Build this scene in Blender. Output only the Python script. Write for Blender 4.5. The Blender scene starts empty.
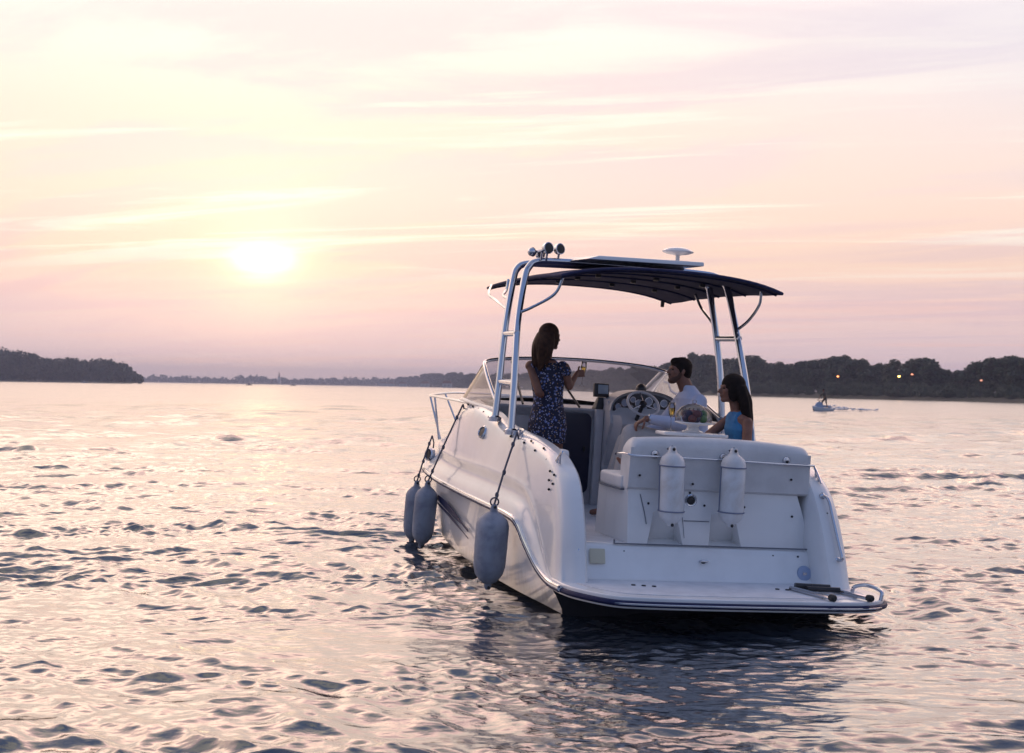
import bpy, bmesh, math, random
import numpy as np
from mathutils import Vector, Matrix, noise as mnoise

sc = bpy.context.scene
R = math.radians
# ------------------------------------------------------------------ camera
F = 1366.0; W, Hh = 1024, 753; CAMZ = 1.75
def rx(a): return Matrix.Rotation(a, 3, 'X')
def ry(a): return Matrix.Rotation(a, 3, 'Y')
def rz(a): return Matrix.Rotation(a, 3, 'Z')
CAM = rx(math.pi/2 + math.atan(11.15/F)) @ rz(R(0.945))
cd = bpy.data.cameras.new('camera'); cam = bpy.data.objects.new('camera', cd)
sc.collection.objects.link(cam); sc.camera = cam
cam.matrix_world = Matrix.Translation((0, 0, CAMZ)) @ CAM.to_4x4()
cd.sensor_fit = 'HORIZONTAL'; cd.sensor_width = 36.0; cd.lens = F/W*36.0
cd.clip_start = 0.1; cd.clip_end = 20000
cd.dof.use_dof = True; cd.dof.focus_distance = 11.5; cd.dof.aperture_fstop = 5.0

# ------------------------------------------------------------------ view
sc.view_settings.view_transform = 'Standard'; sc.view_settings.look = 'None'
sc.view_settings.exposure = 0.0; sc.view_settings.gamma = 1.0
sc.view_settings.use_curve_mapping = False
sc.cycles.max_bounces = 10; sc.cycles.transparent_max_bounces = 12
sc.cycles.volume_bounces = 0
sc.cycles.use_denoising = True
sc.cycles.sample_clamp_indirect = 6.0

# ------------------------------------------------------------------ sky
SUN_AZ = -10.4; SUN_EL = 5.1          # degrees from +Y (negative = left)
sd = Vector((math.sin(R(SUN_AZ))*math.cos(R(SUN_EL)), math.cos(R(SUN_AZ))*math.cos(R(SUN_EL)), math.sin(R(SUN_EL))))
def lin(c):
    return tuple(((v/255)/12.92 if v/255 <= .04045 else ((v/255+.055)/1.055)**2.4) for v in c) + (1.0,)
world = bpy.data.worlds.new('World'); sc.world = world; world.use_nodes = True
nt = world.node_tree; nt.nodes.clear()
class G:
    """tiny node graph helper"""
    def __init__(s, nt): s.nt = nt
    def n(s, t, **k):
        x = s.nt.nodes.new(t)
        for a, v in k.items(): setattr(x, a, v)
        return x
    def put(s, sock, v):
        if isinstance(v, bpy.types.NodeSocket): s.nt.links.new(v, sock)
        elif v is not None: sock.default_value = v
    def m(s, op, a, b=None, c=None, clamp=False):
        x = s.n('ShaderNodeMath', operation=op, use_clamp=clamp)
        for i, v in enumerate((a, b, c)): s.put(x.inputs[i], v)
        return x.outputs[0]
    def v(s, op, a, b=None):
        x = s.n('ShaderNodeVectorMath', operation=op)
        s.put(x.inputs[0], a); s.put(x.inputs[1], b)
        return x.outputs['Value'] if op in ('DOT_PRODUCT', 'LENGTH') else x.outputs[0]
    def mr(s, v, a, b, c=0., d=1., smooth=True):
        x = s.n('ShaderNodeMapRange', interpolation_type='SMOOTHSTEP' if smooth else 'LINEAR')
        s.put(x.inputs[0], v)
        for i, q in enumerate((a, b, c, d)): x.inputs[i+1].default_value = q
        return x.outputs[0]
    def mix(s, f, a, b, t='MIX'):
        x = s.n('ShaderNodeMix', data_type='RGBA', blend_type=t)
        s.put(x.inputs[0], f); s.put(x.inputs[6], a); s.put(x.inputs[7], b)
        return x.outputs[2]
    def ramp(s, f, stops, interp='LINEAR'):
        x = s.n('ShaderNodeValToRGB'); cr = x.color_ramp; cr.interpolation = interp
        while len(cr.elements) > 1: cr.elements.remove(cr.elements[-1])
        cr.elements[0].position = stops[0][0]; cr.elements[0].color = stops[0][1]
        for p, c in stops[1:]:
            e = cr.elements.new(p); e.color = c
        s.put(x.inputs[0], f); return x.outputs[0]
    def noise(s, vec, scale, detail=4, rough=.55, dist=0.):
        x = s.n('ShaderNodeTexNoise'); s.put(x.inputs['Vector'], vec)
        x.inputs['Scale'].default_value = scale; x.inputs['Detail'].default_value = detail
        x.inputs['Roughness'].default_value = rough; x.inputs['Distortion'].default_value = dist
        return x.outputs['Fac']
def sc4(c, k): return (c[0]*k, c[1]*k, c[2]*k, 1.0)
g = G(nt)
tc = g.n('ShaderNodeTexCoord').outputs['Generated']
dirv = g.v('NORMALIZE', tc)
sep = g.n('ShaderNodeSeparateXYZ'); nt.links.new(dirv, sep.inputs[0])
el = g.m('ARCSINE', sep.outputs[2])                                   # radians
elf = g.m('DIVIDE', el, math.pi/2)                                     # 0..1
west_dot = g.v('DOT_PRODUCT', dirv, tuple(sd))
hd = Vector((sd.x, sd.y, 0)).normalized()
az = g.v('DOT_PRODUCT', g.v('NORMALIZE', g.v('MULTIPLY', dirv, (1., 1., 0.))), tuple(hd))
westf = g.mr(az, -.35, .92)
D2 = 1/90.0
west = g.ramp(elf, [(0.0, lin((218, 195, 200))), (1.6*D2, lin((224, 198, 201))), (3.4*D2, lin((236, 204, 198))),
    (5.2*D2, lin((245, 212, 193))), (7.5*D2, lin((251, 220, 203))), (11*D2, lin((253, 229, 213))), (15*D2, sc4(lin((252, 240, 228)), 1.08)),
    (19*D2, sc4(lin((255, 224, 204)), 2.3)), (25*D2, sc4(lin((255, 216, 190)), 4.0)), (34*D2, sc4(lin((255, 208, 204)), 2.4)), (46*D2, lin((200, 198, 215))), (60*D2, lin((140, 158, 196))), (1.0, lin((102, 128, 176)))])
east = g.ramp(elf, [(0.0, lin((132, 143, 164))), (8*D2, lin((140, 154, 182))), (25*D2, lin((124, 146, 188))), (1.0, lin((105, 128, 178)))])
base = g.mix(westf, east, west)
# cloud sheet: direction projected onto a high plane so that streaks foreshorten towards the horizon
zz = g.m('ADD', g.m('MAXIMUM', sep.outputs[2], 0.0), 0.05)
cx = g.m('DIVIDE', sep.outputs[0], zz); cy = g.m('DIVIDE', sep.outputs[1], zz)
comb = g.n('ShaderNodeCombineXYZ'); g.put(comb.inputs[0], cx); g.put(comb.inputs[1], cy)
mp0 = g.n('ShaderNodeMapping'); nt.links.new(comb.outputs[0], mp0.inputs[0]); mp0.inputs['Rotation'].default_value = (0, 0, R(34))
mp = g.n('ShaderNodeMapping'); nt.links.new(mp0.outputs[0], mp.inputs[0])
mp.inputs['Scale'].default_value = (.34, 1.0, 1)
n1 = g.noise(mp.outputs[0], .70, 9, .60, 1.4)
mp3 = g.n('ShaderNodeMapping'); nt.links.new(comb.outputs[0], mp3.inputs[0]); mp3.inputs['Rotation'].default_value = (0, 0, R(14))
mp2 = g.n('ShaderNodeMapping'); nt.links.new(mp3.outputs[0], mp2.inputs[0])
mp2.inputs['Scale'].default_value = (.20, .9, 1); mp2.inputs['Location'].default_value = (3.3, 1.7, 0)
n2 = g.noise(mp2.outputs[0], 1.5, 8, .62, .9)
band = g.mr(el, .075, .22)
c_lil = g.m('MULTIPLY', g.m('MULTIPLY', g.mr(n1, .44, .58), band), g.m('MULTIPLY', westf, .70))
col = g.mix(c_lil, base, lin((229, 211, 215)))
c_cream = g.m('MULTIPLY', g.mr(n2, .49, .62), g.m('MULTIPLY', westf, g.mr(el, .06, .10)))
col = g.mix(g.m('MULTIPLY', c_cream, .85), col, sc4(lin((255, 245, 226)), 1.06))
# cooler, lavender sky high up away from the sun
cool = g.m('MULTIPLY', g.mr(g.v('DOT_PRODUCT', dirv, (hd.y, -hd.x, 0.)), .10, .62), g.m('MULTIPLY', g.mr(el, .10, .26), g.m('SUBTRACT', 1.0, g.mr(el, .30, .42))))
col = g.mix(g.m('MULTIPLY', cool, .75), col, lin((224, 220, 232)))
# low mauve bank with pink streaks
c_pink = g.m('MULTIPLY', g.mr(n2, .50, .62), g.m('MULTIPLY', westf, g.m('SUBTRACT', 1.0, g.mr(el, .07, .10))))
col = g.mix(g.m('MULTIPLY', c_pink, .55), col, lin((236, 196, 190)))
c_mau = g.m('MULTIPLY', g.mr(n1, .46, .60), g.m('SUBTRACT', 1.0, g.mr(el, .085, .15)))
col = g.mix(g.m('MULTIPLY', c_mau, .35), col, lin((205, 180, 196)))
# sun glow through the veil
om = g.m('SUBTRACT', 1.0, west_dot)
def gl(k, amp, c):
    return g.mix(1.0, (0, 0, 0, 1), c), g.m('MULTIPLY', g.m('EXPONENT', g.m('MULTIPLY', om, -k)), amp)
glow_terms = [(1300., .26, (1.0, .66, .26, 1)), (160., .09, (1., .62, .28, 1)), (50., .065, (1., .60, .31, 1)), (12., .10, (1.0, .62, .40, 1))]
hr = Vector((hd.y, -hd.x, 0))
wob = g.m('MULTIPLY', g.m('SUBTRACT', n2, .5), .022)
daz = g.m('DIVIDE', g.v('DOT_PRODUCT', dirv, tuple(hr)), .0165)
dez = g.m('DIVIDE', g.m('ADD', g.m('SUBTRACT', el, R(SUN_EL)), wob), .0088)
d2_ = g.m('ADD', g.m('MULTIPLY', daz, daz), g.m('MULTIPLY', dez, dez))
core = g.m('MULTIPLY', g.m('EXPONENT', g.m('MULTIPLY', d2_, -1.0)), g.mr(az, 0., .5, 0., 3.2))
s_ = g.n('ShaderNodeVectorMath', operation='SCALE'); s_.inputs[0].default_value = (1.0, .85, .42); g.put(s_.inputs['Scale'], core)
col = g.mix(1.0, col, s_.outputs[0], 'ADD')
for k, a, c in glow_terms:
    f = g.m('MULTIPLY', g.m('EXPONENT', g.m('MULTIPLY', om, -k)), a)
    s_ = g.n('ShaderNodeVectorMath', operation='SCALE'); s_.inputs[0].default_value = c[:3]; g.put(s_.inputs['Scale'], f)
    col = g.mix(1.0, col, s_.outputs[0], 'ADD')
bg = g.n('ShaderNodeBackground'); g.put(bg.inputs['Color'], col); bg.inputs['Strength'].default_value = 1.17
sky = g.n('ShaderNodeTexSky', sky_type='NISHITA'); sky.sun_disc = False
sky.sun_elevation = R(SUN_EL); sky.sun_rotation = R(SUN_AZ); sky.dust_density = 3.0
bg2 = g.n('ShaderNodeBackground'); g.put(bg2.inputs['Color'], sky.outputs[0]); bg2.inputs['Strength'].default_value = 0.05
SKYK = 0.05
ad = g.n('ShaderNodeMixShader'); ad.inputs[0].default_value = SKYK
out = g.n('ShaderNodeOutputWorld')
nt.links.new(bg.outputs[0], ad.inputs[1]); nt.links.new(bg2.outputs[0], ad.inputs[2]); nt.links.new(ad.outputs[0], out.inputs[0])
world.cycles.sampling_method = 'MANUAL'; world.cycles.sample_map_resolution = 1024

ld = bpy.data.lights.new('sun', 'SUN'); ld.energy = 0.3; ld.angle = R(80); ld.color = (1.0, .70, .48)
sun = bpy.data.objects.new('sun', ld); sc.collection.objects.link(sun)
sun.rotation_euler = sd.to_track_quat('Z', 'Y').to_euler()

# ------------------------------------------------------------------ helpers
def mat(name, col, rough=.5, metal=0., coat=0., var=None, vscale=8., bump=0., bscale=40., trans=0., ior=1.45, alpha=1., emis=None, es=0., spec=.5):
    m = bpy.data.materials.new(name); m.use_nodes = True
    n = m.node_tree; b = n.nodes['Principled BSDF']; h = G(n)
    c4 = tuple(col) + (1,)
    b.inputs['Base Color'].default_value = c4; b.inputs['Roughness'].default_value = rough
    b.inputs['Metallic'].default_value = metal; b.inputs['Coat Weight'].default_value = coat
    b.inputs['Transmission Weight'].default_value = trans; b.inputs['IOR'].default_value = ior
    b.inputs['Specular IOR Level'].default_value = spec; b.inputs['Alpha'].default_value = alpha
    if emis: b.inputs['Emission Color'].default_value = tuple(emis)+(1,); b.inputs['Emission Strength'].default_value = es
    t = h.n('ShaderNodeTexCoord').outputs['Object']
    if var:
        f = h.mr(h.noise(t, vscale, 6, .62, .3), .36, .68)
        h.put(b.inputs['Base Color'], h.mix(f, c4, tuple(var)+(1,)))
    if bump:
        bp = h.n('ShaderNodeBump'); bp.inputs['Strength'].default_value = bump; bp.inputs['Distance'].default_value = .01
        h.put(bp.inputs['Height'], h.noise(t, bscale, 5)); h.put(b.inputs['Normal'], bp.outputs[0])
    return m
M = {}
M['gel'] = mat('gelcoat', (.80, .80, .80), .22, coat=.5, var=(.73, .73, .73), vscale=2.2)
M['gel2'] = mat('gelcoat_nonslip', (.72, .73, .76), .45, var=(.62, .63, .66), vscale=6, bump=.15, bscale=260)
M['liner'] = mat('cockpit_liner', (.50, .50, .53), .45, var=(.43, .43, .46), vscale=4)
M['vinyl'] = mat('vinyl', (.70, .69, .69), .42, var=(.62, .61, .61), vscale=5, bump=.2, bscale=120)
M['chrome'] = mat('stainless_steel', (.56, .58, .63), .14, 1.0)
M['navy'] = mat('navy_canvas', (.018, .022, .075), .8, var=(.03, .035, .10), vscale=10, bump=.2, bscale=300)
M['canvas_under'] = mat('canvas_lining', (.045, .042, .075), .85, var=(.07, .062, .10), vscale=5)
M['stripe'] = mat('navy_stripe', (.012, .018, .07), .5, spec=.2)
M['black'] = mat('black_plastic', (.02, .02, .024), .35)
M['dark'] = mat('dark_door', (.012, .018, .045), .3)
M['rubber'] = mat('rubber', (.03, .03, .03), .6)
M['bottom'] = mat('transom_shade', (.02, .022, .03), .6)  # near-black: the shade below the swim platform is put into this colour
M['seam'] = mat('seam', (.16, .17, .20), .6)
M['fend_dirty'] = mat('weathered_fender', (.35, .38, .45), .6, var=(.23, .25, .31), vscale=6, bump=.25, bscale=60)
M['fend_white'] = mat('white_fender', (.74, .75, .77), .42, var=(.62, .60, .58), vscale=5)
M['rope'] = mat('rope', (.10, .10, .13), .8, bump=.4, bscale=300)
M['lightrope'] = mat('cord', (.20, .22, .30), .8)
M['beige'] = mat('beige_label', (.55, .52, .40), .5)
M['wheel'] = mat('wheel_rim', (.28, .25, .23), .5)
M['gauge'] = mat('gauge_panel', (.02, .02, .03), .3)
M['dial'] = mat('dial_face', (.30, .33, .42), .3)
M['screen'] = mat('screen', (.25, .30, .36), .15)
M['skin'] = mat('skin', (.235, .11, .075), .55, var=(.19, .085, .055), vscale=9)
M['skin2'] = mat('skin_tan', (.21, .095, .062), .55, var=(.17, .075, .05), vscale=9)
M['hair_brown'] = mat('brown_hair', (.055, .024, .013), .65, var=(.028, .012, .008), vscale=26, bump=.4, bscale=70, spec=.25)
M['hair_black'] = mat('black_hair', (.012, .008, .007), .7, var=(.020, .012, .010), vscale=26, bump=.4, bscale=70, spec=.15)
M['shirt'] = mat('pale_shirt', (.50, .53, .66), .8, var=(.43, .46, .58), vscale=6, bump=.35, bscale=22)
M['trousers'] = mat('cream_trousers', (.46, .43, .41), .85, var=(.38, .355, .34), vscale=5, bump=.35, bscale=18)
M['blue'] = mat('blue_top', (.035, .20, .42), .7, var=(.025, .13, .30), vscale=12, bump=.3, bscale=30)
M['beard'] = mat('beard_stubble', (.085, .045, .034), .8, spec=.2)
M['eye'] = mat('eye', (.02, .015, .012), .2)
M['wine'] = mat('white_wine', (.85, .62, .12), .05, trans=.7, ior=1.33)
M['glass'] = mat('clear_glass', (1, 1, 1), .0, trans=1.0, ior=1.35)
M['red'] = mat('red_fruit', (.22, .05, .04), .4); M['green'] = mat('green_fruit', (.08, .20, .05), .5); M['purple'] = mat('dark_grapes', (.04, .02, .06), .35)
M['bark'] = mat('bark', (.09, .07, .055), .9)
M['leafA'] = mat('foliage_dark', (.050, .078, .048), .75, var=(.014, .024, .022), vscale=.45)
M['leafB'] = mat('foliage_mid', (.075, .095, .055), .75, var=(.028, .042, .030), vscale=.45)
M['leafC'] = mat('foliage_willow', (.105, .130, .085), .75, var=(.045, .065, .045), vscale=.45)
M['bank'] = mat('river_bank', (.075, .070, .052), .95, var=(.045, .05, .032), vscale=.08)
M['far_wall'] = mat('far_wall', (.5, .48, .44), .8); M['far_roof'] = mat('far_roof', (.25, .11, .08), .8)
M['boat_w'] = mat('boat_paint', (.35, .36, .42), .4); M['jet_blue'] = mat('blue_paint', (.26, .33, .46), .3); M['jet_white'] = mat('white_paint', (.7, .72, .75), .35)
M['spray'] = mat('spray', (.85, .84, .86), .8)
# water drop-spotted floral dress
def dress_mat():
    m = bpy.data.materials.new('floral_dress'); m.use_nodes = True; n = m.node_tree; b = n.nodes['Principled BSDF']; h = G(n)
    t = h.n('ShaderNodeTexCoord').outputs['Object']
    base_ = (.010, .013, .040, 1)
    c = base_
    for sc_, th, cc in ((28., .27, (.15, .19, .42, 1)), (44., .20, (.42, .42, .55, 1)), (36., .15, (.38, .22, .10, 1))):
        v = h.n('ShaderNodeTexVoronoi'); h.put(v.inputs['Vector'], t); v.inputs['Scale'].default_value = sc_; v.inputs['Randomness'].default_value = 1
        f = h.mr(v.outputs['Distance'], th, th+.08, 1., 0.)
        c = h.mix(f, c, cc)
    h.put(b.inputs['Base Color'], c); b.inputs['Roughness'].default_value = .8
    return m
M['dress'] = dress_mat()
def hull_mat():
    m = mat('hull_gelcoat', (.80, .80, .80), .2, coat=.5, bump=.05, bscale=3); n = m.node_tree; b = n.nodes['Principled BSDF']; h = G(n)
    t = h.n('ShaderNodeTexCoord').outputs['Object']; sp_ = h.n('ShaderNodeSeparateXYZ'); n.links.new(t, sp_.inputs[0])
    mp_ = h.n('ShaderNodeMapping'); n.links.new(t, mp_.inputs[0]); mp_.inputs['Scale'].default_value = (1, 1, .25)
    st = h.noise(mp_.outputs[0], 14, 6, .65)
    zz_ = h.m('ADD', sp_.outputs[2], h.m('MULTIPLY', st, -.22))
    f = h.mr(zz_, -.10, .10, .75, 0.)
    c = h.mix(f, (.79, .79, .79, 1), (.36, .31, .23, 1))
    c = h.mix(h.m('MULTIPLY', h.mr(st, .55, .75), .25), c, (.52, .50, .46, 1))
    h.put(b.inputs['Base Color'], c); return m
def panel_glass(name='windshield_glass', tint=(.80, .80, .84, 1), k=.35):
    m = bpy.data.materials.new(name); m.use_nodes = True; n = m.node_tree; n.nodes.clear(); h = G(n)
    o = h.n('ShaderNodeOutputMaterial'); tr = h.n('ShaderNodeBsdfTransparent'); tr.inputs[0].default_value = tint
    gl_ = h.n('ShaderNodeBsdfGlossy'); gl_.inputs['Roughness'].default_value = .02
    fr = h.n('ShaderNodeFresnel'); fr.inputs[0].default_value = 1.5
    mx = h.n('ShaderNodeMixShader'); h.put(mx.inputs[0], h.m('MULTIPLY', fr.outputs[0], k))
    n.links.new(tr.outputs[0], mx.inputs[1]); n.links.new(gl_.outputs[0], mx.inputs[2]); n.links.new(mx.outputs[0], o.inputs[0])
    return m
M['pane'] = panel_glass(tint=(.66, .67, .72, 1), k=.22)
M['side_pane'] = panel_glass('side_window_glass', (.7, .7, .72, 1), 1.0)
M['clear'] = panel_glass('thin_clear_glass', (.93, .93, .95, 1), .9)

def cr(pts, n=8, closed=False):
    """catmull-rom through points"""
    P = [Vector(p) for p in pts]; out_ = []
    N = len(P); rng = range(N if closed else N-1)
    for i in rng:
        p1, p2 = P[i], P[(i+1) % N]
        p0 = P[i-1] if (closed or i > 0) else p1*2-p2
        p3 = P[(i+2) % N] if (closed or i+2 < N) else p2*2-p1
        for k in range(n):
            t = k/n
            out_.append(.5*((2*p1)+(p2-p0)*t+(2*p0-5*p1+4*p2-p3)*t*t+(-p0+3*p1-3*p2+p3)*t**3))
    if not closed: out_.append(P[-1])
    return out_

class MB:
    def __init__(s): s.v = []; s.f = []
    def add(s, vs, fs):
        o = len(s.v); s.v += [Vector(v) for v in vs]; s.f += [tuple(i+o for i in f) for f in fs]; return s
    def box(s, c, d, rot=None):
        c = Vector(c); h = [x/2 for x in d]; vs = []
        for z in (-1, 1):
            for y in (-1, 1):
                for x in (-1, 1):
                    p = Vector((x*h[0], y*h[1], z*h[2]))
                    if rot is not None: p = rot @ p
                    vs.append(c+p)
        return s.add(vs, [(0, 2, 3, 1), (4, 5, 7, 6), (0, 1, 5, 4), (2, 6, 7, 3), (0, 4, 6, 2), (1, 3, 7, 5)])
    def hexa(s, b, t):
        """box from 4 bottom and 4 top corners"""
        return s.add(list(b)+list(t), [(3, 2, 1, 0), (4, 5, 6, 7), (0, 1, 5, 4), (1, 2, 6, 5), (2, 3, 7, 6), (3, 0, 4, 7)])
    def tube(s, pts, r, seg=10, closed=False, caps=True, flat=None):
        P = [Vector(p) for p in pts]; n = len(P)
        rr = r if isinstance(r, (list, tuple)) else [r]*n
        rings = []; up = None
        for i in range(n):
            a = P[i-1] if (i > 0 or closed) else P[i]; b = P[(i+1) % n] if (i < n-1 or closed) else P[i]
            t = (b-a).normalized()
            if up is None:
                up = Vector((0, 0, 1)) if abs(t.z) < .9 else Vector((1, 0, 0))
            u = (up - t*up.dot(t))
            if u.length < 1e-5: u = t.orthogonal()
            u.normalize(); up = u; w = t.cross(u)
            q = rr[i] if not isinstance(rr[i], (tuple, list)) else None
            ra, rb = (q, q) if q is not None else rr[i]
            rings.append([P[i]+u*math.cos(2*math.pi*k/seg)*ra+w*math.sin(2*math.pi*k/seg)*rb for k in range(seg)])
        vs = [v for rg in rings for v in rg]; fs = []
        for i in range(n if closed else n-1):
            for k in range(seg):
                a = i*seg+k; b = i*seg+(k+1) % seg; j = (i+1) % n
                fs.append((a, b, j*seg+(k+1) % seg, j*seg+k))
        if caps and not closed: fs.append(tuple(range(seg-1, -1, -1))); fs.append(tuple((n-1)*seg+k for k in range(seg)))
        return s.add(vs, fs)
    def grid(s, rows, flip=False, close_v=False):
        n, m_ = len(rows), len(rows[0]); vs = [p for r_ in rows for p in r_]; fs = []
        for i in range(n-1):
            for j in range(m_ if close_v else m_-1):
                k = (j+1) % m_
                q = (i*m_+j, i*m_+k, (i+1)*m_+k, (i+1)*m_+j)
                fs.append(q[::-1] if flip else q)
        return s.add(vs, fs)
    def lathe(s, prof, c, axis=(0, 0, 1), seg=20):
        ax = Vector(axis).normalized(); u = ax.orthogonal().normalized(); w = ax.cross(u); c = Vector(c); rows = []
        for r_, h_ in prof:
            rows.append([c+ax*h_+(u*math.cos(2*math.pi*k/seg)+w*math.sin(2*math.pi*k/seg))*max(r_, 1e-4) for k in range(seg)])
        return s.grid(rows, close_v=True)
    def ell(s, c, r, rot=None, seg=16, rings=10):
        vs = []; fs = []; c = Vector(c)
        for i in range(rings+1):
            a = math.pi*i/rings
            for k in range(seg):
                b = 2*math.pi*k/seg
                p = Vector((r[0]*math.sin(a)*math.cos(b), r[1]*math.sin(a)*math.sin(b), r[2]*math.cos(a)))
                if rot is not None: p = rot @ p
                vs.append(c+p)
        for i in range(rings):
            for k in range(seg):
                fs.append((i*seg+k, (i+1)*seg+k, (i+1)*seg+(k+1) % seg, i*seg+(k+1) % seg))
        return s.add(vs, fs)
    def cap(s, a, b, r1, r2, seg=12):
        """tapered limb piece with round ends"""
        a = Vector(a); b = Vector(b); t = (b-a); L = t.length; t.normalize(); pts = []; rr = []
        for q in (90, 60, 30): pts.append(a-t*r1*math.sin(R(q))); rr.append(max(r1*math.cos(R(q)), .0008))
        for q in (0, .33, .66, 1): pts.append(a+t*L*q); rr.append(r1+(r2-r1)*q)
        for q in (30, 60, 90): pts.append(b+t*r2*math.sin(R(q))); rr.append(max(r2*math.cos(R(q)), .0008))
        return s.tube(pts, rr, seg)
    def chain(s, pts, rs):
        for i in range(len(pts)-1): s.cap(pts[i], pts[i+1], rs[i], rs[i+1])
        return s
    def prism(s, poly, z0, z1, axes=(0, 1, 2)):
        """polygon in two axes extruded along the third"""
        n = len(poly); vs = []
        for z in (z0, z1):
            for p in poly:
                q = [0, 0, 0]; q[axes[0]] = p[0]; q[axes[1]] = p[1]; q[axes[2]] = z; vs.append(q)
        fs = [tuple(range(n-1, -1, -1)), tuple(range(n, 2*n))]
        for i in range(n): j = (i+1) % n; fs.append((i, j, n+j, n+i))
        return s.add(vs, fs)
    def build(s, name, m, parent=None, off=(0, 0, 0), smooth=40, bevel=0., bseg=2, solid=0., remesh=0., sm=0, subsurf=0, merge=True):
        me = bpy.data.meshes.new(name); off = Vector(off)
        me.from_pydata([tuple(v-off) for v in s.v], [], s.f)
        bm = bmesh.new(); bm.from_mesh(me)
        if merge: bmesh.ops.remove_doubles(bm, verts=bm.verts, dist=1e-5)
        bmesh.ops.dissolve_degenerate(bm, edges=bm.edges, dist=1e-6)
        bmesh.ops.recalc_face_normals(bm, faces=bm.faces)
        if bevel:
            es = [e for e in bm.edges if len(e.link_faces) == 2 and e.calc_face_angle(0) > R(35)]
            bmesh.ops.bevel(bm, geom=es, offset=bevel, segments=bseg, profile=.6, affect='EDGES', clamp_overlap=True)
        bm.to_mesh(me); bm.free()
        mats = m if isinstance(m, (list, tuple)) else [m]
        for x in mats: me.materials.append(x)
        o = bpy.data.objects.new(name, me); sc.collection.objects.link(o)
        mods = []
        if solid:
            q = o.modifiers.new('s', 'SOLIDIFY'); q.thickness = solid; q.offset = 0; mods.append(q)
        if remesh:
            q = o.modifiers.new('r', 'REMESH'); q.mode = 'VOXEL'; q.voxel_size = remesh; q.use_smooth_shade = True; mods.append(q)
            if sm:
                q = o.modifiers.new('k', 'SMOOTH'); q.iterations = sm; q.factor = .5; mods.append(q)
        if subsurf:
            q = o.modifiers.new('u', 'SUBSURF'); q.levels = subsurf; q.render_levels = subsurf; mods.append(q)
        if mods:
            dg = bpy.context.evaluated_depsgraph_get(); dg.update()
            nm = bpy.data.meshes.new_from_object(o.evaluated_get(dg)); o.modifiers.clear(); o.data = nm; me = nm
            me.name = name
        if smooth:
            me.shade_smooth()
            if smooth < 180: me.set_sharp_from_angle(angle=R(smooth))
        if parent is not None: o.parent = parent
        return o

def tag(o, label=None, cat=None, group=None, kind=None):
    if label: o['label'] = label
    if cat: o['category'] = cat
    if group: o['group'] = group
    if kind: o['kind'] = kind
    return o
def empty(name, loc=(0, 0, 0), rot=None):
    o = bpy.data.objects.new(name, None); sc.collection.objects.link(o); o.location = loc; o.empty_display_size = .1
    if rot is not None: o.rotation_euler = rot
    return o
def copy_tree(o, parent=None):
    c = o.copy(); sc.collection.objects.link(c)
    if parent is not None: c.parent = parent
    for ch in [x for x in bpy.data.objects if x.parent == o and x.name in sc.collection.objects]: copy_tree(ch, c)
    return c

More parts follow.
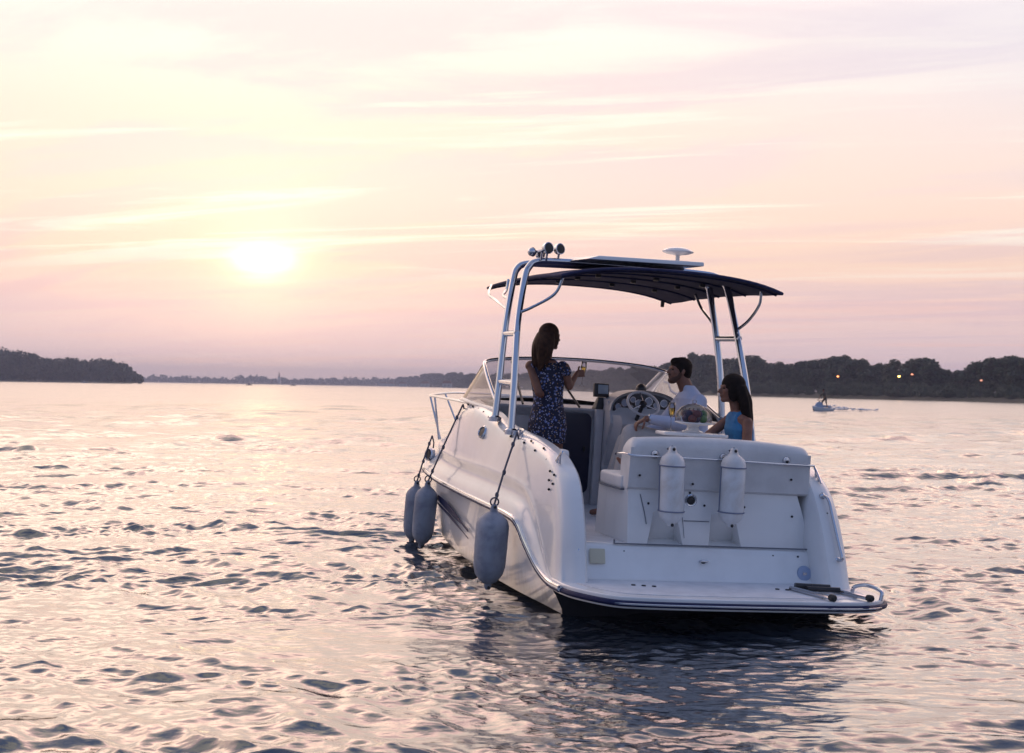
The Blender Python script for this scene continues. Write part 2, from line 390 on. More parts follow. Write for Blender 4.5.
# ------------------------------------------------------------------ water
BROT = rz(R(15.0)) @ rx(R(1.5)) @ ry(R(2.5))
BORG = Vector((1.478, 10.695, -0.023))
def make_water():
    rng = np.random.default_rng(11)
    # ring radii: near ones so fine that every wavelet is modelled, far ones growing
    r0 = np.linspace(3.2, 5.6, 60)[:-1]
    r1 = 1/np.linspace(1/5.6, 1/120., 1350)
    r2 = np.geomspace(120, 4400, 80)[1:]
    r = np.concatenate([r0, r1, r2])
    th = np.linspace(R(-36), R(36), 1300)
    TH, RR = np.meshgrid(th, r)
    X = RR*np.sin(TH); Y = RR*np.cos(TH)
    dr = np.gradient(r)[:, None]*np.ones_like(X); da = RR*(th[1]-th[0])
    sp = np.maximum(dr, da*.6)
    N = 104
    lam = np.geomspace(.10, 1.9, N)*rng.uniform(.93, 1.07, N)
    ang = rng.normal(R(262), R(36), N)            # waves travel mostly towards the camera
    ph = rng.uniform(0, 2*np.pi, N)
    slope = .039*np.where(lam > .7, .46, 1.)
    # patches where the breeze bites more
    def lowf(s, sd_):
        rg = np.random.default_rng(sd_); o = 0
        for _ in range(9):
            a = rg.uniform(0, 2*np.pi); k = 2*np.pi/(s*rg.uniform(.6, 1.8)); o = o+np.sin(k*(X*np.cos(a)*.55+Y*np.sin(a))+rg.uniform(0, 6.28))
        return o/3.0
    patch = np.clip(1+.36*lowf(3.2, 5)+.30*lowf(11, 6), .45, 2.1)
    wx = .22*lowf(2.2, 8); wy = .22*lowf(2.0, 9)
    bx = (X-1.35)/2.1; by = (Y-8.0)/3.3
    wash = np.exp(-(bx*bx+by*by))              # churned water just astern of the boat
    Z = np.zeros_like(X); DX = np.zeros_like(X); DY = np.zeros_like(X)
    for i in range(N):
        k = 2*np.pi/lam[i]; cxx, cyy = np.cos(ang[i]), np.sin(ang[i])
        att = np.clip(lam[i]/(2.4*sp)-.4, 0, 1)
        if att.max() <= 0: continue
        a = slope[i]/k*att*(patch*(1-.90*wash) if lam[i] > .40 else patch*(1-.85*wash)+.34*wash)
        p = k*(cxx*(X+wx)+cyy*(Y+wy))+ph[i]
        Z += a*np.sin(p); c = a*np.cos(p)*.8
        DX -= 0; DX += c*cxx; DY += c*cyy
    far = np.clip((RR-12)/30., 0, 1)
    for i in range(40):
        l_ = .9*(5.5/.9)**(i/39.); k = 2*np.pi/l_; an = rng.normal(R(265), R(30)); p0 = rng.uniform(0, 6.28)
        att = np.clip(l_/(2.4*dr)-.3, 0, 1)*far
        Z += .024/k*att*patch*np.sin(k*(np.cos(an)*(X+wx)+np.sin(an)*(Y+wy))+p0)
    # boat wash: ridges peeling off both quarters
    Bi = np.array(BROT.transposed()); q = np.stack([X-BORG.x, Y-BORG.y, Z*0-BORG.z])
    lx = Bi[0, 0]*q[0]+Bi[0, 1]*q[1]; ly = Bi[1, 0]*q[0]+Bi[1, 1]*q[1]
    for sg in (-1, 1):
        u = sg*lx-1.25+.0-(1.2-ly)*.30
        env = np.exp(-((u-.35)/.65)**2)*np.exp(-np.clip(-ly-1, 0, 99)/5.)*np.exp(-np.clip(ly-3.5, 0, 99)/1.2)
        Z += (.018 if sg > 0 else .005)*env*np.sin(u*2*np.pi/.55+.6*lowf(1.3, 31))
    V = np.stack([X+DX*0.8, Y+DY*.8, Z], -1).reshape(-1, 3)
    nr, nc = X.shape
    idx = np.arange(nr*nc).reshape(nr, nc)
    Fq = np.stack([idx[:-1, :-1], idx[:-1, 1:], idx[1:, 1:], idx[1:, :-1]], -1).reshape(-1, 4)
    me = bpy.data.meshes.new('water')
    me.vertices.add(len(V)); me.vertices.foreach_set('co', V.astype(np.float32).ravel())
    me.loops.add(Fq.size); me.loops.foreach_set('vertex_index', Fq.astype(np.int32).ravel())
    me.polygons.add(len(Fq)); me.polygons.foreach_set('loop_start', np.arange(0, Fq.size, 4, dtype=np.int32))
    me.update(calc_edges=True); me.validate(); me.shade_smooth()
    o = bpy.data.objects.new('water', me); sc.collection.objects.link(o); tag(o, 'rippled river surface reflecting the sunset', kind='structure')
    m = bpy.data.materials.new('river_water'); m.use_nodes = True; n = m.node_tree; b = n.nodes['Principled BSDF']; h = G(n)
    b.inputs['Base Color'].default_value = (.012, .020, .034, 1); b.inputs['Roughness'].default_value = .05; b.inputs['IOR'].default_value = 2.0; b.inputs['Coat Weight'].default_value = .55; b.inputs['Coat IOR'].default_value = 1.75; b.inputs['Coat Roughness'].default_value = .06
    t = h.n('ShaderNodeTexCoord').outputs['Object']
    mpp = h.n('ShaderNodeMapping'); n.links.new(t, mpp.inputs[0]); mpp.inputs['Scale'].default_value = (.55, 1, 1)
    b1 = h.n('ShaderNodeBump'); b1.inputs['Strength'].default_value = .55; b1.inputs['Distance'].default_value = .006
    h.put(b1.inputs['Height'], h.noise(mpp.outputs[0], 20, 4, .6))
    b2 = h.n('ShaderNodeBump'); b2.inputs['Strength'].default_value = .6; b2.inputs['Distance'].default_value = .13
    h.put(b2.inputs['Height'], h.noise(mpp.outputs[0], 1.6, 4, .55)); n.links.new(b1.outputs[0], b2.inputs['Normal'])
    h.put(b.inputs['Normal'], b2.outputs[0]); h.put(b.inputs['Coat Normal'], b2.outputs[0])
    # beyond some 40 m the ripples are finer than the mesh: they act as roughness
    rgh = h.mr(h.v('LENGTH', t), 25., 160., .05, .24, smooth=False)
    h.put(b.inputs['Roughness'], rgh); h.put(b.inputs['Coat Roughness'], rgh)
    me.materials.append(m)
    # the rest of the river, behind and beside
    back = MB(); rows = []
    for rr_ in (3.2, 20, 120, 900, 4400):
        rows.append([(rr_*math.sin(R(a)), rr_*math.cos(R(a)), -.0) for a in range(36, 325, 8)])
    ctr = [(0, 0, 0)]*len(rows[0]); back.grid([[(p[0]*1e-3, p[1]*1e-3, 0) for p in rows[0]]]+rows)
    back.add([(0, 0, 0)]+[(3.2*math.sin(R(a)), 3.2*math.cos(R(a)), 0) for a in range(-36, 37, 8)], [(0, i, i+1) for i in range(1, 10)])
    ob = back.build('water', m); tag(ob, kind='structure', label='river surface behind the viewpoint')
make_water()
# ------------------------------------------------------------------ evening haze
def make_haze():
    o = MB().box((0, 0, 24), (9200, 9200, 52)).build('haze', None, smooth=0)
    m = bpy.data.materials.new('haze'); m.use_nodes = True; n = m.node_tree; n.nodes.clear()
    v = n.nodes.new('ShaderNodeVolumePrincipled'); v.inputs['Color'].default_value = (.79, .82, 1.0, 1); v.inputs['Density'].default_value = HAZE
    q = n.nodes.new('ShaderNodeOutputMaterial'); n.links.new(v.outputs[0], q.inputs['Volume'])
    o.data.materials.clear(); o.data.materials.append(m); tag(o, 'thin mauve evening haze over the river', kind='stuff')
HAZE = .00027
make_haze()

# ------------------------------------------------------------------ pixel ray -> point on the river at a chosen distance
def shore(px, D, z=0.):
    d = CAM @ Vector(((px-512)/F, (376.5-(379.28+.0165*px))/F, -1.0))
    return Vector((d.x/d.y*D, D, z))

# ------------------------------------------------------------------ far shores
def interp(x, T):
    if x <= T[0][0]: return T[0][1]
    for (a, b), (c, d) in zip(T, T[1:]):
        if x <= c: return b+(d-b)*(x-a)/(c-a)
    return T[-1][1]
DIST = [(380, 3200), (420, 2600), (470, 1700), (520, 1150), (600, 820), (680, 620), (755, 500), (850, 432), (940, 382), (1024, 346), (1100, 318)]
TOP = [(380, 378), (420, 376), (436, 372), (446, 375), (453, 372), (470, 374), (520, 373), (560, 372), (600, 369), (640, 366), (665, 362), (680, 360), (692, 354), (710, 353),
       (722, 359), (742, 357), (758, 357), (773, 363), (796, 361), (815, 359), (834, 355), (850, 357), (872, 364), (888, 363), (893, 360), (908, 364), (920, 357), (934, 361),
       (944, 370), (955, 368), (965, 372), (975, 363), (990, 358), (1005, 356), (1024, 356), (1100, 352)]
hz = lambda x: 379.28+.0165*x
random.seed(4)
bank = MB(); rws = [[], [], [], []]
for px in range(372, 1150, 8):
    D = interp(px, DIST) if px <= 1100 else 318-(px-1100)*.3
    p = shore(px, D); jit = random.uniform(-.4, .4)
    dv = Vector((p.x, p.y, 0)).normalized()
    s_ = D/400
    rws[0].append(p-Vector((0, 0, .3))); rws[1].append(p+dv*3*s_+Vector((0, 0, .5+jit*.3))); rws[2].append(p+dv*12*s_+Vector((0, 0, 1.6+jit))); rws[3].append(p+dv*160*s_+Vector((0, 0, 2.2)))
bank.grid(rws); tag(bank.build('river_bank', M['bank']), 'low bank of the right shore', kind='structure')

ZONES = [(420, 'left of the cruiser, near the far houses'), (480, 'just left of the cruiser windshield'), (560, 'seen through the port half of the windshield'), (665, 'seen through the windshield above the helm'),
         (712, 'behind the seated man, left of the starboard tower leg'), (760, 'between and beside the starboard tower legs'), (815, 'left of the jet ski rider'), (860, 'around the leftmost orange lamp'), (905, 'around the brightest shore lamp'), (945, 'right of the two middle lamps'), (990, 'around the rightmost faint lamp'), (2000, 'at the right edge of the far shore')]
def zone(px): return next(b for a, b in ZONES if px < a)
def leaf_crown(blobs, n, size, seed):
    rg = random.Random(seed); mb = MB()
    tot = sum(b[3]*b[3] for b in blobs)
    for (x, y, z, r_, q) in blobs:
        k = int(n*r_*r_/tot)
        for _ in range(k):
            d = Vector((rg.gauss(0, 1), rg.gauss(0, 1), rg.gauss(0, 1))).normalized()
            f = r_*(rg.random()**.35)
            c = Vector((x, y, z))+Vector((d.x*f, d.y*f, d.z*f*q))
            a = Vector((rg.gauss(0, 1), rg.gauss(0, 1), rg.gauss(0, .7))).normalized(); b_ = a.cross(d+Vector((rg.gauss(0, .5), rg.gauss(0, .5), rg.gauss(0, .5))))
            if b_.length < .1: continue
            b_.normalize(); s_ = size*rg.uniform(.6, 1.3)
            mb.add([c-a*s_*.5, c+b_*s_*.45, c+a*s_*.55, c-b_*s_*.4], [(0, 1, 2, 3)])
    return mb
def make_tree(kind, seed):
    """unit tree, 10 m high"""
    rg = random.Random(seed); root = empty('broadleaf_tree' if kind != 'bush' else 'willow_bush')
    blobs = []
    if kind == 'round':
        for i in range(15):
            a = rg.uniform(0, 6.28); q = rg.uniform(0, 3.0); z = rg.uniform(3.0, 8.6); q *= 1-.5*abs(z-5.5)/3.2
            blobs.append((q*math.cos(a), q*math.sin(a), z, rg.uniform(1.3, 2.1), .85))
        blobs.append((0, 0, 3.0, 2.6, .9))
        n, sz = 6500, .5
    elif kind == 'tall':
        for i in range(15):
            a = rg.uniform(0, 6.28); z = 2.0+7.4*(i/14.); q = rg.uniform(0, 1.5)*(1-.4*i/14)
            blobs.append((q*math.cos(a), q*math.sin(a), z, rg.uniform(1.1, 1.8)*(1-.35*i/14), 1.0))
        n, sz = 5200, .45
    else:
        for i in range(12):
            a = rg.uniform(0, 6.28); q = rg.uniform(0, 4.0); z = rg.uniform(2.0, 6.6)*(1-.4*q/4.0)+.8
            blobs.append((q*math.cos(a), q*math.sin(a), z, rg.uniform(1.4, 2.4), .9))
        blobs.append((0, 0, 2.2, 3.6, .6))
        n, sz = 6000, .5
    leaf_crown(blobs, n, sz, seed).build('crown', M[{'round': 'leafA', 'tall': 'leafB', 'bush': 'leafC'}[kind]], root, smooth=0, merge=False)
    t = MB(); t.tube(cr([(0, 0, -.3), (.1, 0, 2.5), (-.1, .1, 5.5), (.1, 0, 8.0)], 3), [.42, .38, .34, .3, .27, .24, .2, .17, .12, .06], 7)
    for b_ in blobs[:6]:
        t.tube([(0, 0, max(1.5, b_[2]-2.2)), (b_[0]*.5, b_[1]*.5, b_[2]-.8), (b_[0], b_[1], b_[2])], [.16, .1, .04], 5)
    t.build('trunk', M['bark'], root)
    return root
protos = {}
def place_tree(kind, var, loc, h, w, rot, label, group, cat='tree'):
    key = (kind, var)
    if key not in protos: protos[key] = make_tree(kind, 100+var*7+len(kind)); o = protos[key]
    else: o = copy_tree(protos[key])
    o.location = loc; o.scale = (h/10*w, h/10*w, h/10); o.rotation_euler = (0, 0, rot)
    tag(o, label, cat, group); return o
rg = random.Random(9)
px = 384.
while px < 1120:
    D = interp(px, DIST); step = (3.6 if px < 470 else 5.0 if px < 640 else 8.0)*rg.uniform(.75, 1.25)
    big = 900 if px < 470 else 99
    top = interp(px, TOP)+rg.uniform(-1.0, 1.6)
    base = hz(px)+CAMZ*F/D
    Dt = D*1.04+rg.uniform(6, 20)
    h = max((hz(px)+CAMZ*F/Dt-top)/F*Dt-1.5, 4.)
    p = shore(px, Dt, 1.4)
    if px < 480: lab, gp = 'small hazy tree on the distant shore left of the boat', 'distant trees left of the boat'
    elif px < 665: lab, gp = 'dark tree on the far shore seen through the windshield', 'trees seen through the windshield'
    elif px < 760: lab, gp = 'dark tree on the far shore seen through the tower legs', 'trees behind the tower legs'
    else: lab, gp = 'dark tree in the tall far shore row right of the boat', 'far shore trees right of the boat'
    kd = rg.choice(['round', 'round', 'tall']); z_ = zone(px); nm_ = {'round': 'broad dark tree ', 'tall': 'narrower upright tree '}[kd]
    lab = nm_+z_; gp = nm_.strip()+'s '+z_
    place_tree(kd, rg.randrange(3), p, h, rg.uniform(1.15, 1.6), rg.uniform(0, 6.28), lab, gp)
    px += step
px = 392.
while px < 1110:
    D = interp(px, DIST); step = (4. if px < 470 else 7.5 if px < 640 else 12)*rg.uniform(.8, 1.25)
    Dt = D*1.01+5; hp = interp(px, [(380, 4), (500, 7), (640, 12), (760, 17), (900, 18), (1100, 20)])*rg.uniform(.7, 1.12)
    p = shore(px, Dt, .6); h = hp/F*Dt
    left = px < 665
    place_tree('bush', rg.randrange(2), p, max(h, 3.2), rg.uniform(1.0, 1.4), rg.uniform(0, 6.28),
        'low pale waterside bush '+zone(px), 'waterside bushes '+zone(px), 'bush')
    px += step
# left headland: one dense wood
def wood(name, label, pts, thick, n, size, seed, m):
    rg_ = random.Random(seed); mb = MB()
    tot = sum(h for _, h in pts)
    for (p, h) in pts:
        k = int(n*h/tot)
        nb = 4; bl = []
        for _ in range(nb):
            dy = rg_.uniform(0, 1)*thick
            bl.append((p.x*(1+dy/p.y)+rg_.uniform(-1, 1)*thick*.04, p.y+dy, rg_.uniform(.35, .80)*h, h*rg_.uniform(.18, .27), .95))
        bl.append((p.x, p.y+thick*.3, h*.3, h*.32, .9))
        c = leaf_crown(bl, k, size, rg_.randrange(10**6)); mb.add(c.v, c.f)
    o = mb.build(name, m, smooth=0, merge=False); tag(o, label, 'wood', kind='stuff'); return o
LT = [(-60, 345), (0, 347), (20, 350), (38, 353), (42, 358), (60, 357), (90, 358), (110, 358), (120, 361), (130, 366), (136, 373), (138, 379)]
pts = []
px = -60.
while px < 134:
    D = 1080+rg.uniform(0, 25); top = interp(px, LT); h = (hz(px)+CAMZ*F/D-top)/F*D
    pts.append((shore(px, D), h+rg.uniform(-.6, 1.))); px += 2.2
wood('woodland', 'dense dark wood on the left headland', pts, 60, 70000, 2.0, 3, M['leafA'])
hb = MB(); rw = [[], [], []]
for i in range(-70, 136, 7):
    a = shore(i, 1062); rw[0].append(a-Vector((0, 0, .3))); rw[1].append(a*1.011+Vector((0, 0, 1.2))); rw[2].append(a*1.25+Vector((0, 0, 1.5)))
hb.grid(rw); tag(hb.build('river_bank', M['bank']), 'low bank of the left headland', kind='structure')
pts = []; px = 120.
while px < 425:
    D = 3300+rg.uniform(-60, 60); pts.append((shore(px, D), rg.uniform(13, 20)*(1.25 if 236 < px < 270 or px > 330 else 1))); px += 2.0
wood('woodland', 'thin hazy tree line on the most distant shore', pts, 60, 14000, 4.0, 8, M['leafB'])
fb = MB(); rw = [[], [], []]
for i in range(100, 440, 10):
    a = shore(i, 3240); rw[0].append(a-Vector((0, 0, .3))); rw[1].append(a+Vector((0, 20, 2.0))); rw[2].append(a+Vector((0, 400, 3)))
fb.grid(rw); tag(fb.build('river_bank', M['bank']), 'low bank of the most distant shore', kind='structure')
# church tower and a few houses far away
t = empty('church_tower', shore(279, 3230))
MB().box((0, 0, 9), (5, 5, 18)).build('wall', M['far_wall'], t)
MB().lathe([(3.2, 18), (1.8, 22), (.1, 32)], (0, 0, 0), seg=8).build('spire', M['far_roof'], t, smooth=0)
tag(t, 'thin hazy church spire above the distant tree line', 'church tower')
for i, (px, wd, D, lb) in enumerate([(383, 15, 2500, 'pale house low among distant trees, leftmost of the far houses'), (391, 11, 2500, 'small pale house second from the left among far houses'), (403, 13, 2300, 'pale house in the middle of the far houses'),
        (425, 12, 1900, 'pale house beside the taller distant trees left of the boat'), (447, 11, 1600, 'pale house nearest the boat rail on the far shore')]):
    t = empty('far_house', shore(px, D, .5)); h = 5
    MB().box((0, 0, h/2), (wd, 8, h)).build('wall', M['far_wall'], t)
    MB().prism([(-wd/2-.5, h), (wd/2+.5, h), (wd/2-2, h+3), (-wd/2+2, h+3)], -4.4, 4.4, (0, 2, 1)).build('roof', M['far_roof'], t)
    for k in range(2): MB().box(((k-.5)*wd*.4, -4.03, 2.6), (1.2, .06, 1.5)).build('window', M['black'], t)
    tag(t, lb, 'house', 'houses on the distant shore')
# street lamps along the right shore
for px, py, D, e, c, lb in [(837, 376.5, 432, 5, (1., .30, .08), 'lit orange street lamp above the jet ski, leftmost shore lamp'), (898, 376.5, 396, 13, (1., .52, .12), 'brightest yellow street lamp on the right shore'),
        (911, 374.5, 392, 2.0, (1., .30, .15), 'dim reddish street lamp just right of the brightest one'), (980, 380.5, 362, 1.2, (1., .35, .2), 'faint street lamp furthest right on the shore')]:
    p = shore(px, D, .8); hh = (hz(px)+CAMZ*F/D-py)/F*D-.8
    t = empty('street_lamp', p)
    MB().tube([(0, 0, 0), (0, 0, hh-.4), (0, -.15, hh), (0, -.7, hh+.15)], [.09, .06, .05, .045], 8).build('post', M['bark'], t)
    MB().ell((0, -.8, hh), (.34, .34, .22)).build('lamp_head', mat('lamp_glow', (.8, .6, .4), .4, emis=c, es=e), t)
    tag(t, lb, 'street lamp', 'lit lamps on the right shore')
# small far boats
for px, D, L_, lb in [(249, 1200, 5.2, 'tiny dark motorboat far off, below the sun'), (293, 1350, 5.0, 'tiny dark motorboat far off, right of the church spire'), (84, 1020, 5.5, 'tiny pale boat far off before the left headland')]:
    t = empty('far_motorboat', shore(px, D)); m_ = M['boat_w'] if px == 84 else M['stripe']
    rows = []
    for x_, b_ in ((-.5, .8), (-.2, .95), (.2, .85), (.42, .45), (.52, .03)):
        rows.append([(x_*L_, -b_, .75+.2*x_), (x_*L_, -b_*.7, .0), (x_*L_, 0, -.2), (x_*L_, b_*.7, 0), (x_*L_, b_, .75+.2*x_)])
    hb = MB(); hb.grid(rows, close_v=True); hb.build('hull', m_, t)
    MB().hexa([(-.6, -.5, .7), (.9, -.5, .7), (.9, .5, .7), (-.6, .5, .7)], [(-.5, -.4, 1.5), (.4, -.4, 1.5), (.4, .4, 1.5), (-.5, .4, 1.5)]).build('cabin', m_, t, bevel=.05)
    tag(t, lb, 'boat', 'far off boats')


# ------------------------------------------------------------------ the cabin cruiser (boat coordinates: x starboard, y forward, z up)
BM4 = BROT.to_4x4(); BEUL = BROT.to_euler()
def bw(p): return BORG + BROT @ Vector(p)
boat = empty('cabin_cruiser', BORG, BEUL)
tag(boat, 'white cabin cruiser with navy canopy and three people aboard, seen from astern', 'boat')
def aboard(name, p, label, cat, group=None):
    o = empty(name, bw(p), BEUL); tag(o, label, cat, group); return o

Rl = [(-.30, 1.22, .25), (.02, 1.22, .25), (.35, 1.22, .31), (.67, 1.235, .45), (.90, 1.25, .58), (1.2, 1.26, .62), (2., 1.27, .625), (3., 1.275, .63), (4., 1.265, .64),
      (4.7, 1.23, .655), (5.3, 1.16, .67), (5.8, 1.02, .69), (6.3, .78, .72), (6.8, .48, .75), (7.15, .20, .78), (7.32, .02, .80)]
Cn = [(-.30, 1.08, .01), (.02, 1.08, .01), (.35, 1.10, .01), (.67, 1.13, .01), (.9, 1.15, .01), (1.2, 1.17, .01), (2., 1.20, .01), (3., 1.20, .02), (4., 1.16, .05),
      (4.7, 1.08, .11), (5.3, .94, .18), (5.8, .74, .27), (6.3, .50, .38), (6.8, .26, .50), (7.1, .09, .60), (7.25, .01, .68)]
Kl = [-.36]*6+[-.37, -.37, -.35, -.31, -.24, -.15, -.02, .16, .36, .52]
# --- hull below the rub rail
mb = MB(); rows = []
for (ry_, rx_, rz_), (cy_, cx_, cz_), kz in zip(Rl[1:], Cn[1:], Kl[1:]):
    ky = cy_
    half = [Vector((rx_-.015, ry_, rz_-.02)), Vector((rx_-.03, ry_, rz_-.06)), Vector(((rx_*.62+cx_*.38)-.01, ry_*.6+cy_*.4, rz_*.55+cz_*.45)), Vector((cx_+.025, cy_, cz_+.03)),
            Vector((cx_+.02, cy_, cz_-.005)), Vector((cx_-.07, cy_, cz_-.02)), Vector((cx_*.5, ky, (cz_+kz)*.5-.02)), Vector((0, ky, kz))]
    rows.append([Vector((-p.x, p.y, p.z)) for p in half]+[p for p in half[::-1][1:]])
mb.grid(rows)
hull = mb.build('hull', hull_mat(), boat, smooth=28)
MB().add([v+Vector((0, -.004, 0)) for v in rows[0]], [tuple(range(len(rows[0])))]).build('transom_bottom', M['bottom'], hull, smooth=0)  # transom face under the platform, coloured dark to stand for its shadow
# hull graphics: two swept navy stripes
def hull_x(y, z):
    rr_ = [interp(y, [(a, b) for a, b, c in Rl]), interp(y, [(a, c) for a, b, c in Rl])]
    cc_ = [interp(y, [(a, b) for a, b, c in Cn]), interp(y, [(a, c) for a, b, c in Cn])]
    t = (z-cc_[1])/(rr_[1]-cc_[1]); t = min(max(t, 0), 1); return cc_[0]+.02+(rr_[0]-.02-cc_[0])*t
for s_ in (-1, 1):
    for dz, w_ in ((0, .042), (-.070, .018)):
        mb = MB(); rws = []
        for k in range(15):
            y = 4.3-1.75*k/14; z = .47-.17*(k/14)**1.6+dz; ww = w_*(.25+.75*math.sin(math.pi*min(k/12, 1)))
            rws.append([Vector((s_*(hull_x(y, z+q)+.022), y, z+q)) for q in (-ww, ww)])
        mb.grid(rws); mb.build('hull_stripe', M['stripe'], boat, solid=.004)
# --- topsides above the rail, side decks, coamings, after wings
Fo = [(-.20, 1.205, .24), (.08, 1.20, .31), (.36, 1.19, .52), (.70, 1.185, .79), (1.04, 1.185, .92), (1.7, 1.195, .955), (2.5, 1.20, .96), (3.6, 1.19, .95), (4.4, 1.14, .96),
      (5.1, 1.03, .97), (5.6, .90, .98), (6.1, .68, .985), (6.6, .40, .99), (7.0, .14, 1.0), (7.2, .02, 1.0)]
In = [(-.25, 1.02, .25), (-.17, 1.01, .44), (-.05, 1.0, .72), (.15, .99, 1.0), (.42, .985, 1.14), (.66, .985, 1.20), (1.11, .99, 1.26), (1.58, .99, 1.29), (2.2, .98, 1.33), (2.8, .96, 1.42), (3.6, .93, 1.47), (4.2, .86, 1.48),
      (4.8, .74, 1.30), (5.4, .56, 1.19), (6.0, .38, 1.13), (6.6, .20, 1.08), (7.1, .03, 1.04)]
def resample(T, n, par=None):
    P = [Vector((x, y, z)) for y, x, z in T]; C_ = cr(P, 10)
    L = [0]
    for a, b in zip(C_, C_[1:]): L.append(L[-1]+(b-a).length)
    o_ = []; j = 0
    for i in range(n):
        t = L[-1]*i/(n-1)
        while j < len(L)-2 and L[j+1] < t: j += 1
        f = (t-L[j])/max(L[j+1]-L[j], 1e-9); o_.append(C_[j].lerp(C_[j+1], min(max(f, 0), 1)))
    return o_
NS = 90
# resample each curve by matching y beyond the after wings
def by_param(T, ys):
    P = [Vector((x, y, z)) for y, x, z in T]; C_ = cr(P, 12); o_ = []
    for yv in ys:
        k = min(range(len(C_)-1), key=lambda i: 0 if C_[i].y <= yv <= C_[i+1].y else min(abs(C_[i].y-yv), abs(C_[i+1].y-yv))+1)
        a, b = C_[k], C_[k+1]; f = (yv-a.y)/max(b.y-a.y, 1e-9); o_.append(a.lerp(b, min(max(f, 0), 1)))
    return o_
tt = [i/(NS-1) for i in range(NS)]
def ysof(y0, y1): return [y0+(y1-y0)*(t**1.25) for t in tt]
Rr = by_param(Rl, ysof(-.28, 7.31)); Ff = by_param(Fo, ysof(-.195, 7.19)); Ii = by_param(In, ysof(-.245, 7.09))
for s_ in (-1, 1):
    rws = []
    for r_, f_, i_ in zip(Rr, Ff, Ii):
        H_ = i_.z-f_.z
        p = [r_+Vector((0, 0, .012)), r_.lerp(f_, .25)+Vector((-.004, 0, 0)), r_.lerp(f_, .55)+Vector((-.035*min(1, max(0, (f_.z-.35)*2)), 0, 0)), r_.lerp(f_, .86)+Vector((.0, 0, 0)), f_,
             f_.lerp(i_, .18)+Vector((-.004, 0, .015)), f_.lerp(i_, .45)+Vector((.004, 0, .045*min(1, H_*3))), f_.lerp(i_, .72)+Vector((.012, 0, .065*min(1, H_*3))), f_.lerp(i_, .90)+Vector((.010, 0, .05*min(1, H_*3))), i_+Vector((.0, 0, .012))]
        # outboard edge of the after wing / side deck: a flat band inside it, the quarter rounding below it
        kf = min(1, max(0, (i_.y-3.2)/1.5)); ox = f_.x*((.985 if s_ > 0 else .955)-.03*min(1, max(0, i_.y/2.2))); up_ = (.055 if s_ > 0 else 0.)*math.exp(-((i_.y-.45)/.35)**2)
        O_ = Vector((ox, i_.y+(.015 if s_ > 0 else .05), i_.z-.035+up_)).lerp(f_.lerp(i_, .5)+Vector((.01, 0, .05)), kf)
        p = p[:5]+[f_.lerp(O_, .3)+Vector((.004, 0, 0)), f_.lerp(O_, .75)+Vector((.008, 0, 0)), O_, O_.lerp(i_, .45)+Vector((0, -.012*(1-kf), .030)), i_+Vector((0, 0, .012+up_))]
        q = cr(p, 3)
        rws.append([Vector((s_*v.x, v.y, v.z)) for v in q])
    mb = MB(); mb.grid(rws, flip=s_ > 0)
    # inner wall of the coaming, down to the cockpit floor
    rw2 = []
    for i_ in Ii:
        if i_.y > 3.05: break
        a = i_+Vector((0, 0, .012+(.055 if s_ > 0 else 0.)*math.exp(-((i_.y-.45)/.35)**2))); low = .28 if i_.y < .05 else .50
        rw2.append([Vector((s_*a.x, a.y, a.z)), Vector((s_*(a.x-.02), a.y+.02, a.z-.012)), Vector((s_*(a.x-.045), a.y+.05, min(a.z-.06, a.z)*.5+low*.5)), Vector((s_*(a.x-.05), a.y+.06, low-.02))])
    mb.grid(rw2, flip=s_ < 0)
    mb.add(rws[0]+rw2[0][1:], [tuple(range(len(rws[0])+len(rw2[0])-1))])
    mb.build('topside', M['gel'], boat, smooth=32)
# foredeck and cabin roof in front of the windshield
mb = MB(); rws = []
for i_ in Ii:
    if i_.y < 4.0: continue
    cz = i_.z+.07*min(1, i_.x/.5); rws.append([Vector((i_.x*k, i_.y, cz-(cz-i_.z-.012)*k*k)) for k in (-1, -.75, -.5, -.25, 0, .25, .5, .75, 1)])
mb.grid(rws); mb.build('foredeck', M['gel2'], boat, smooth=40)
# dash and cabin top behind the windshield
mb = MB()
mb.hexa([(-.97, 3.0, 1.38), (.97, 3.0, 1.38), (.88, 4.15, 1.40), (-.88, 4.15, 1.40)], [(-.97, 3.0, 1.50), (.97, 3.0, 1.50), (.88, 4.15, 1.51), (-.88, 4.15, 1.51)])
mb.build('cabin_top', M['liner'], boat, bevel=.02)
# rub rail: chrome bead with a navy insert following the edge and the platform
for s_ in (-1, 1):
    pts = [Vector((s_*(r_.x+.004), r_.y, r_.z)) for r_ in Rr]
    rr_ = MB().tube(pts, .024, 8).build('rub_rail', M['gel'], boat)
    MB().tube([p+Vector((s_*.012, 0, .012)) for p in pts], .012, 6).build('rail_bead', M['chrome'], rr_)
    MB().tube([p+Vector((s_*.010, 0, -.016)) for p in pts], .014, 6).build('rail_insert', M['stripe'], rr_)
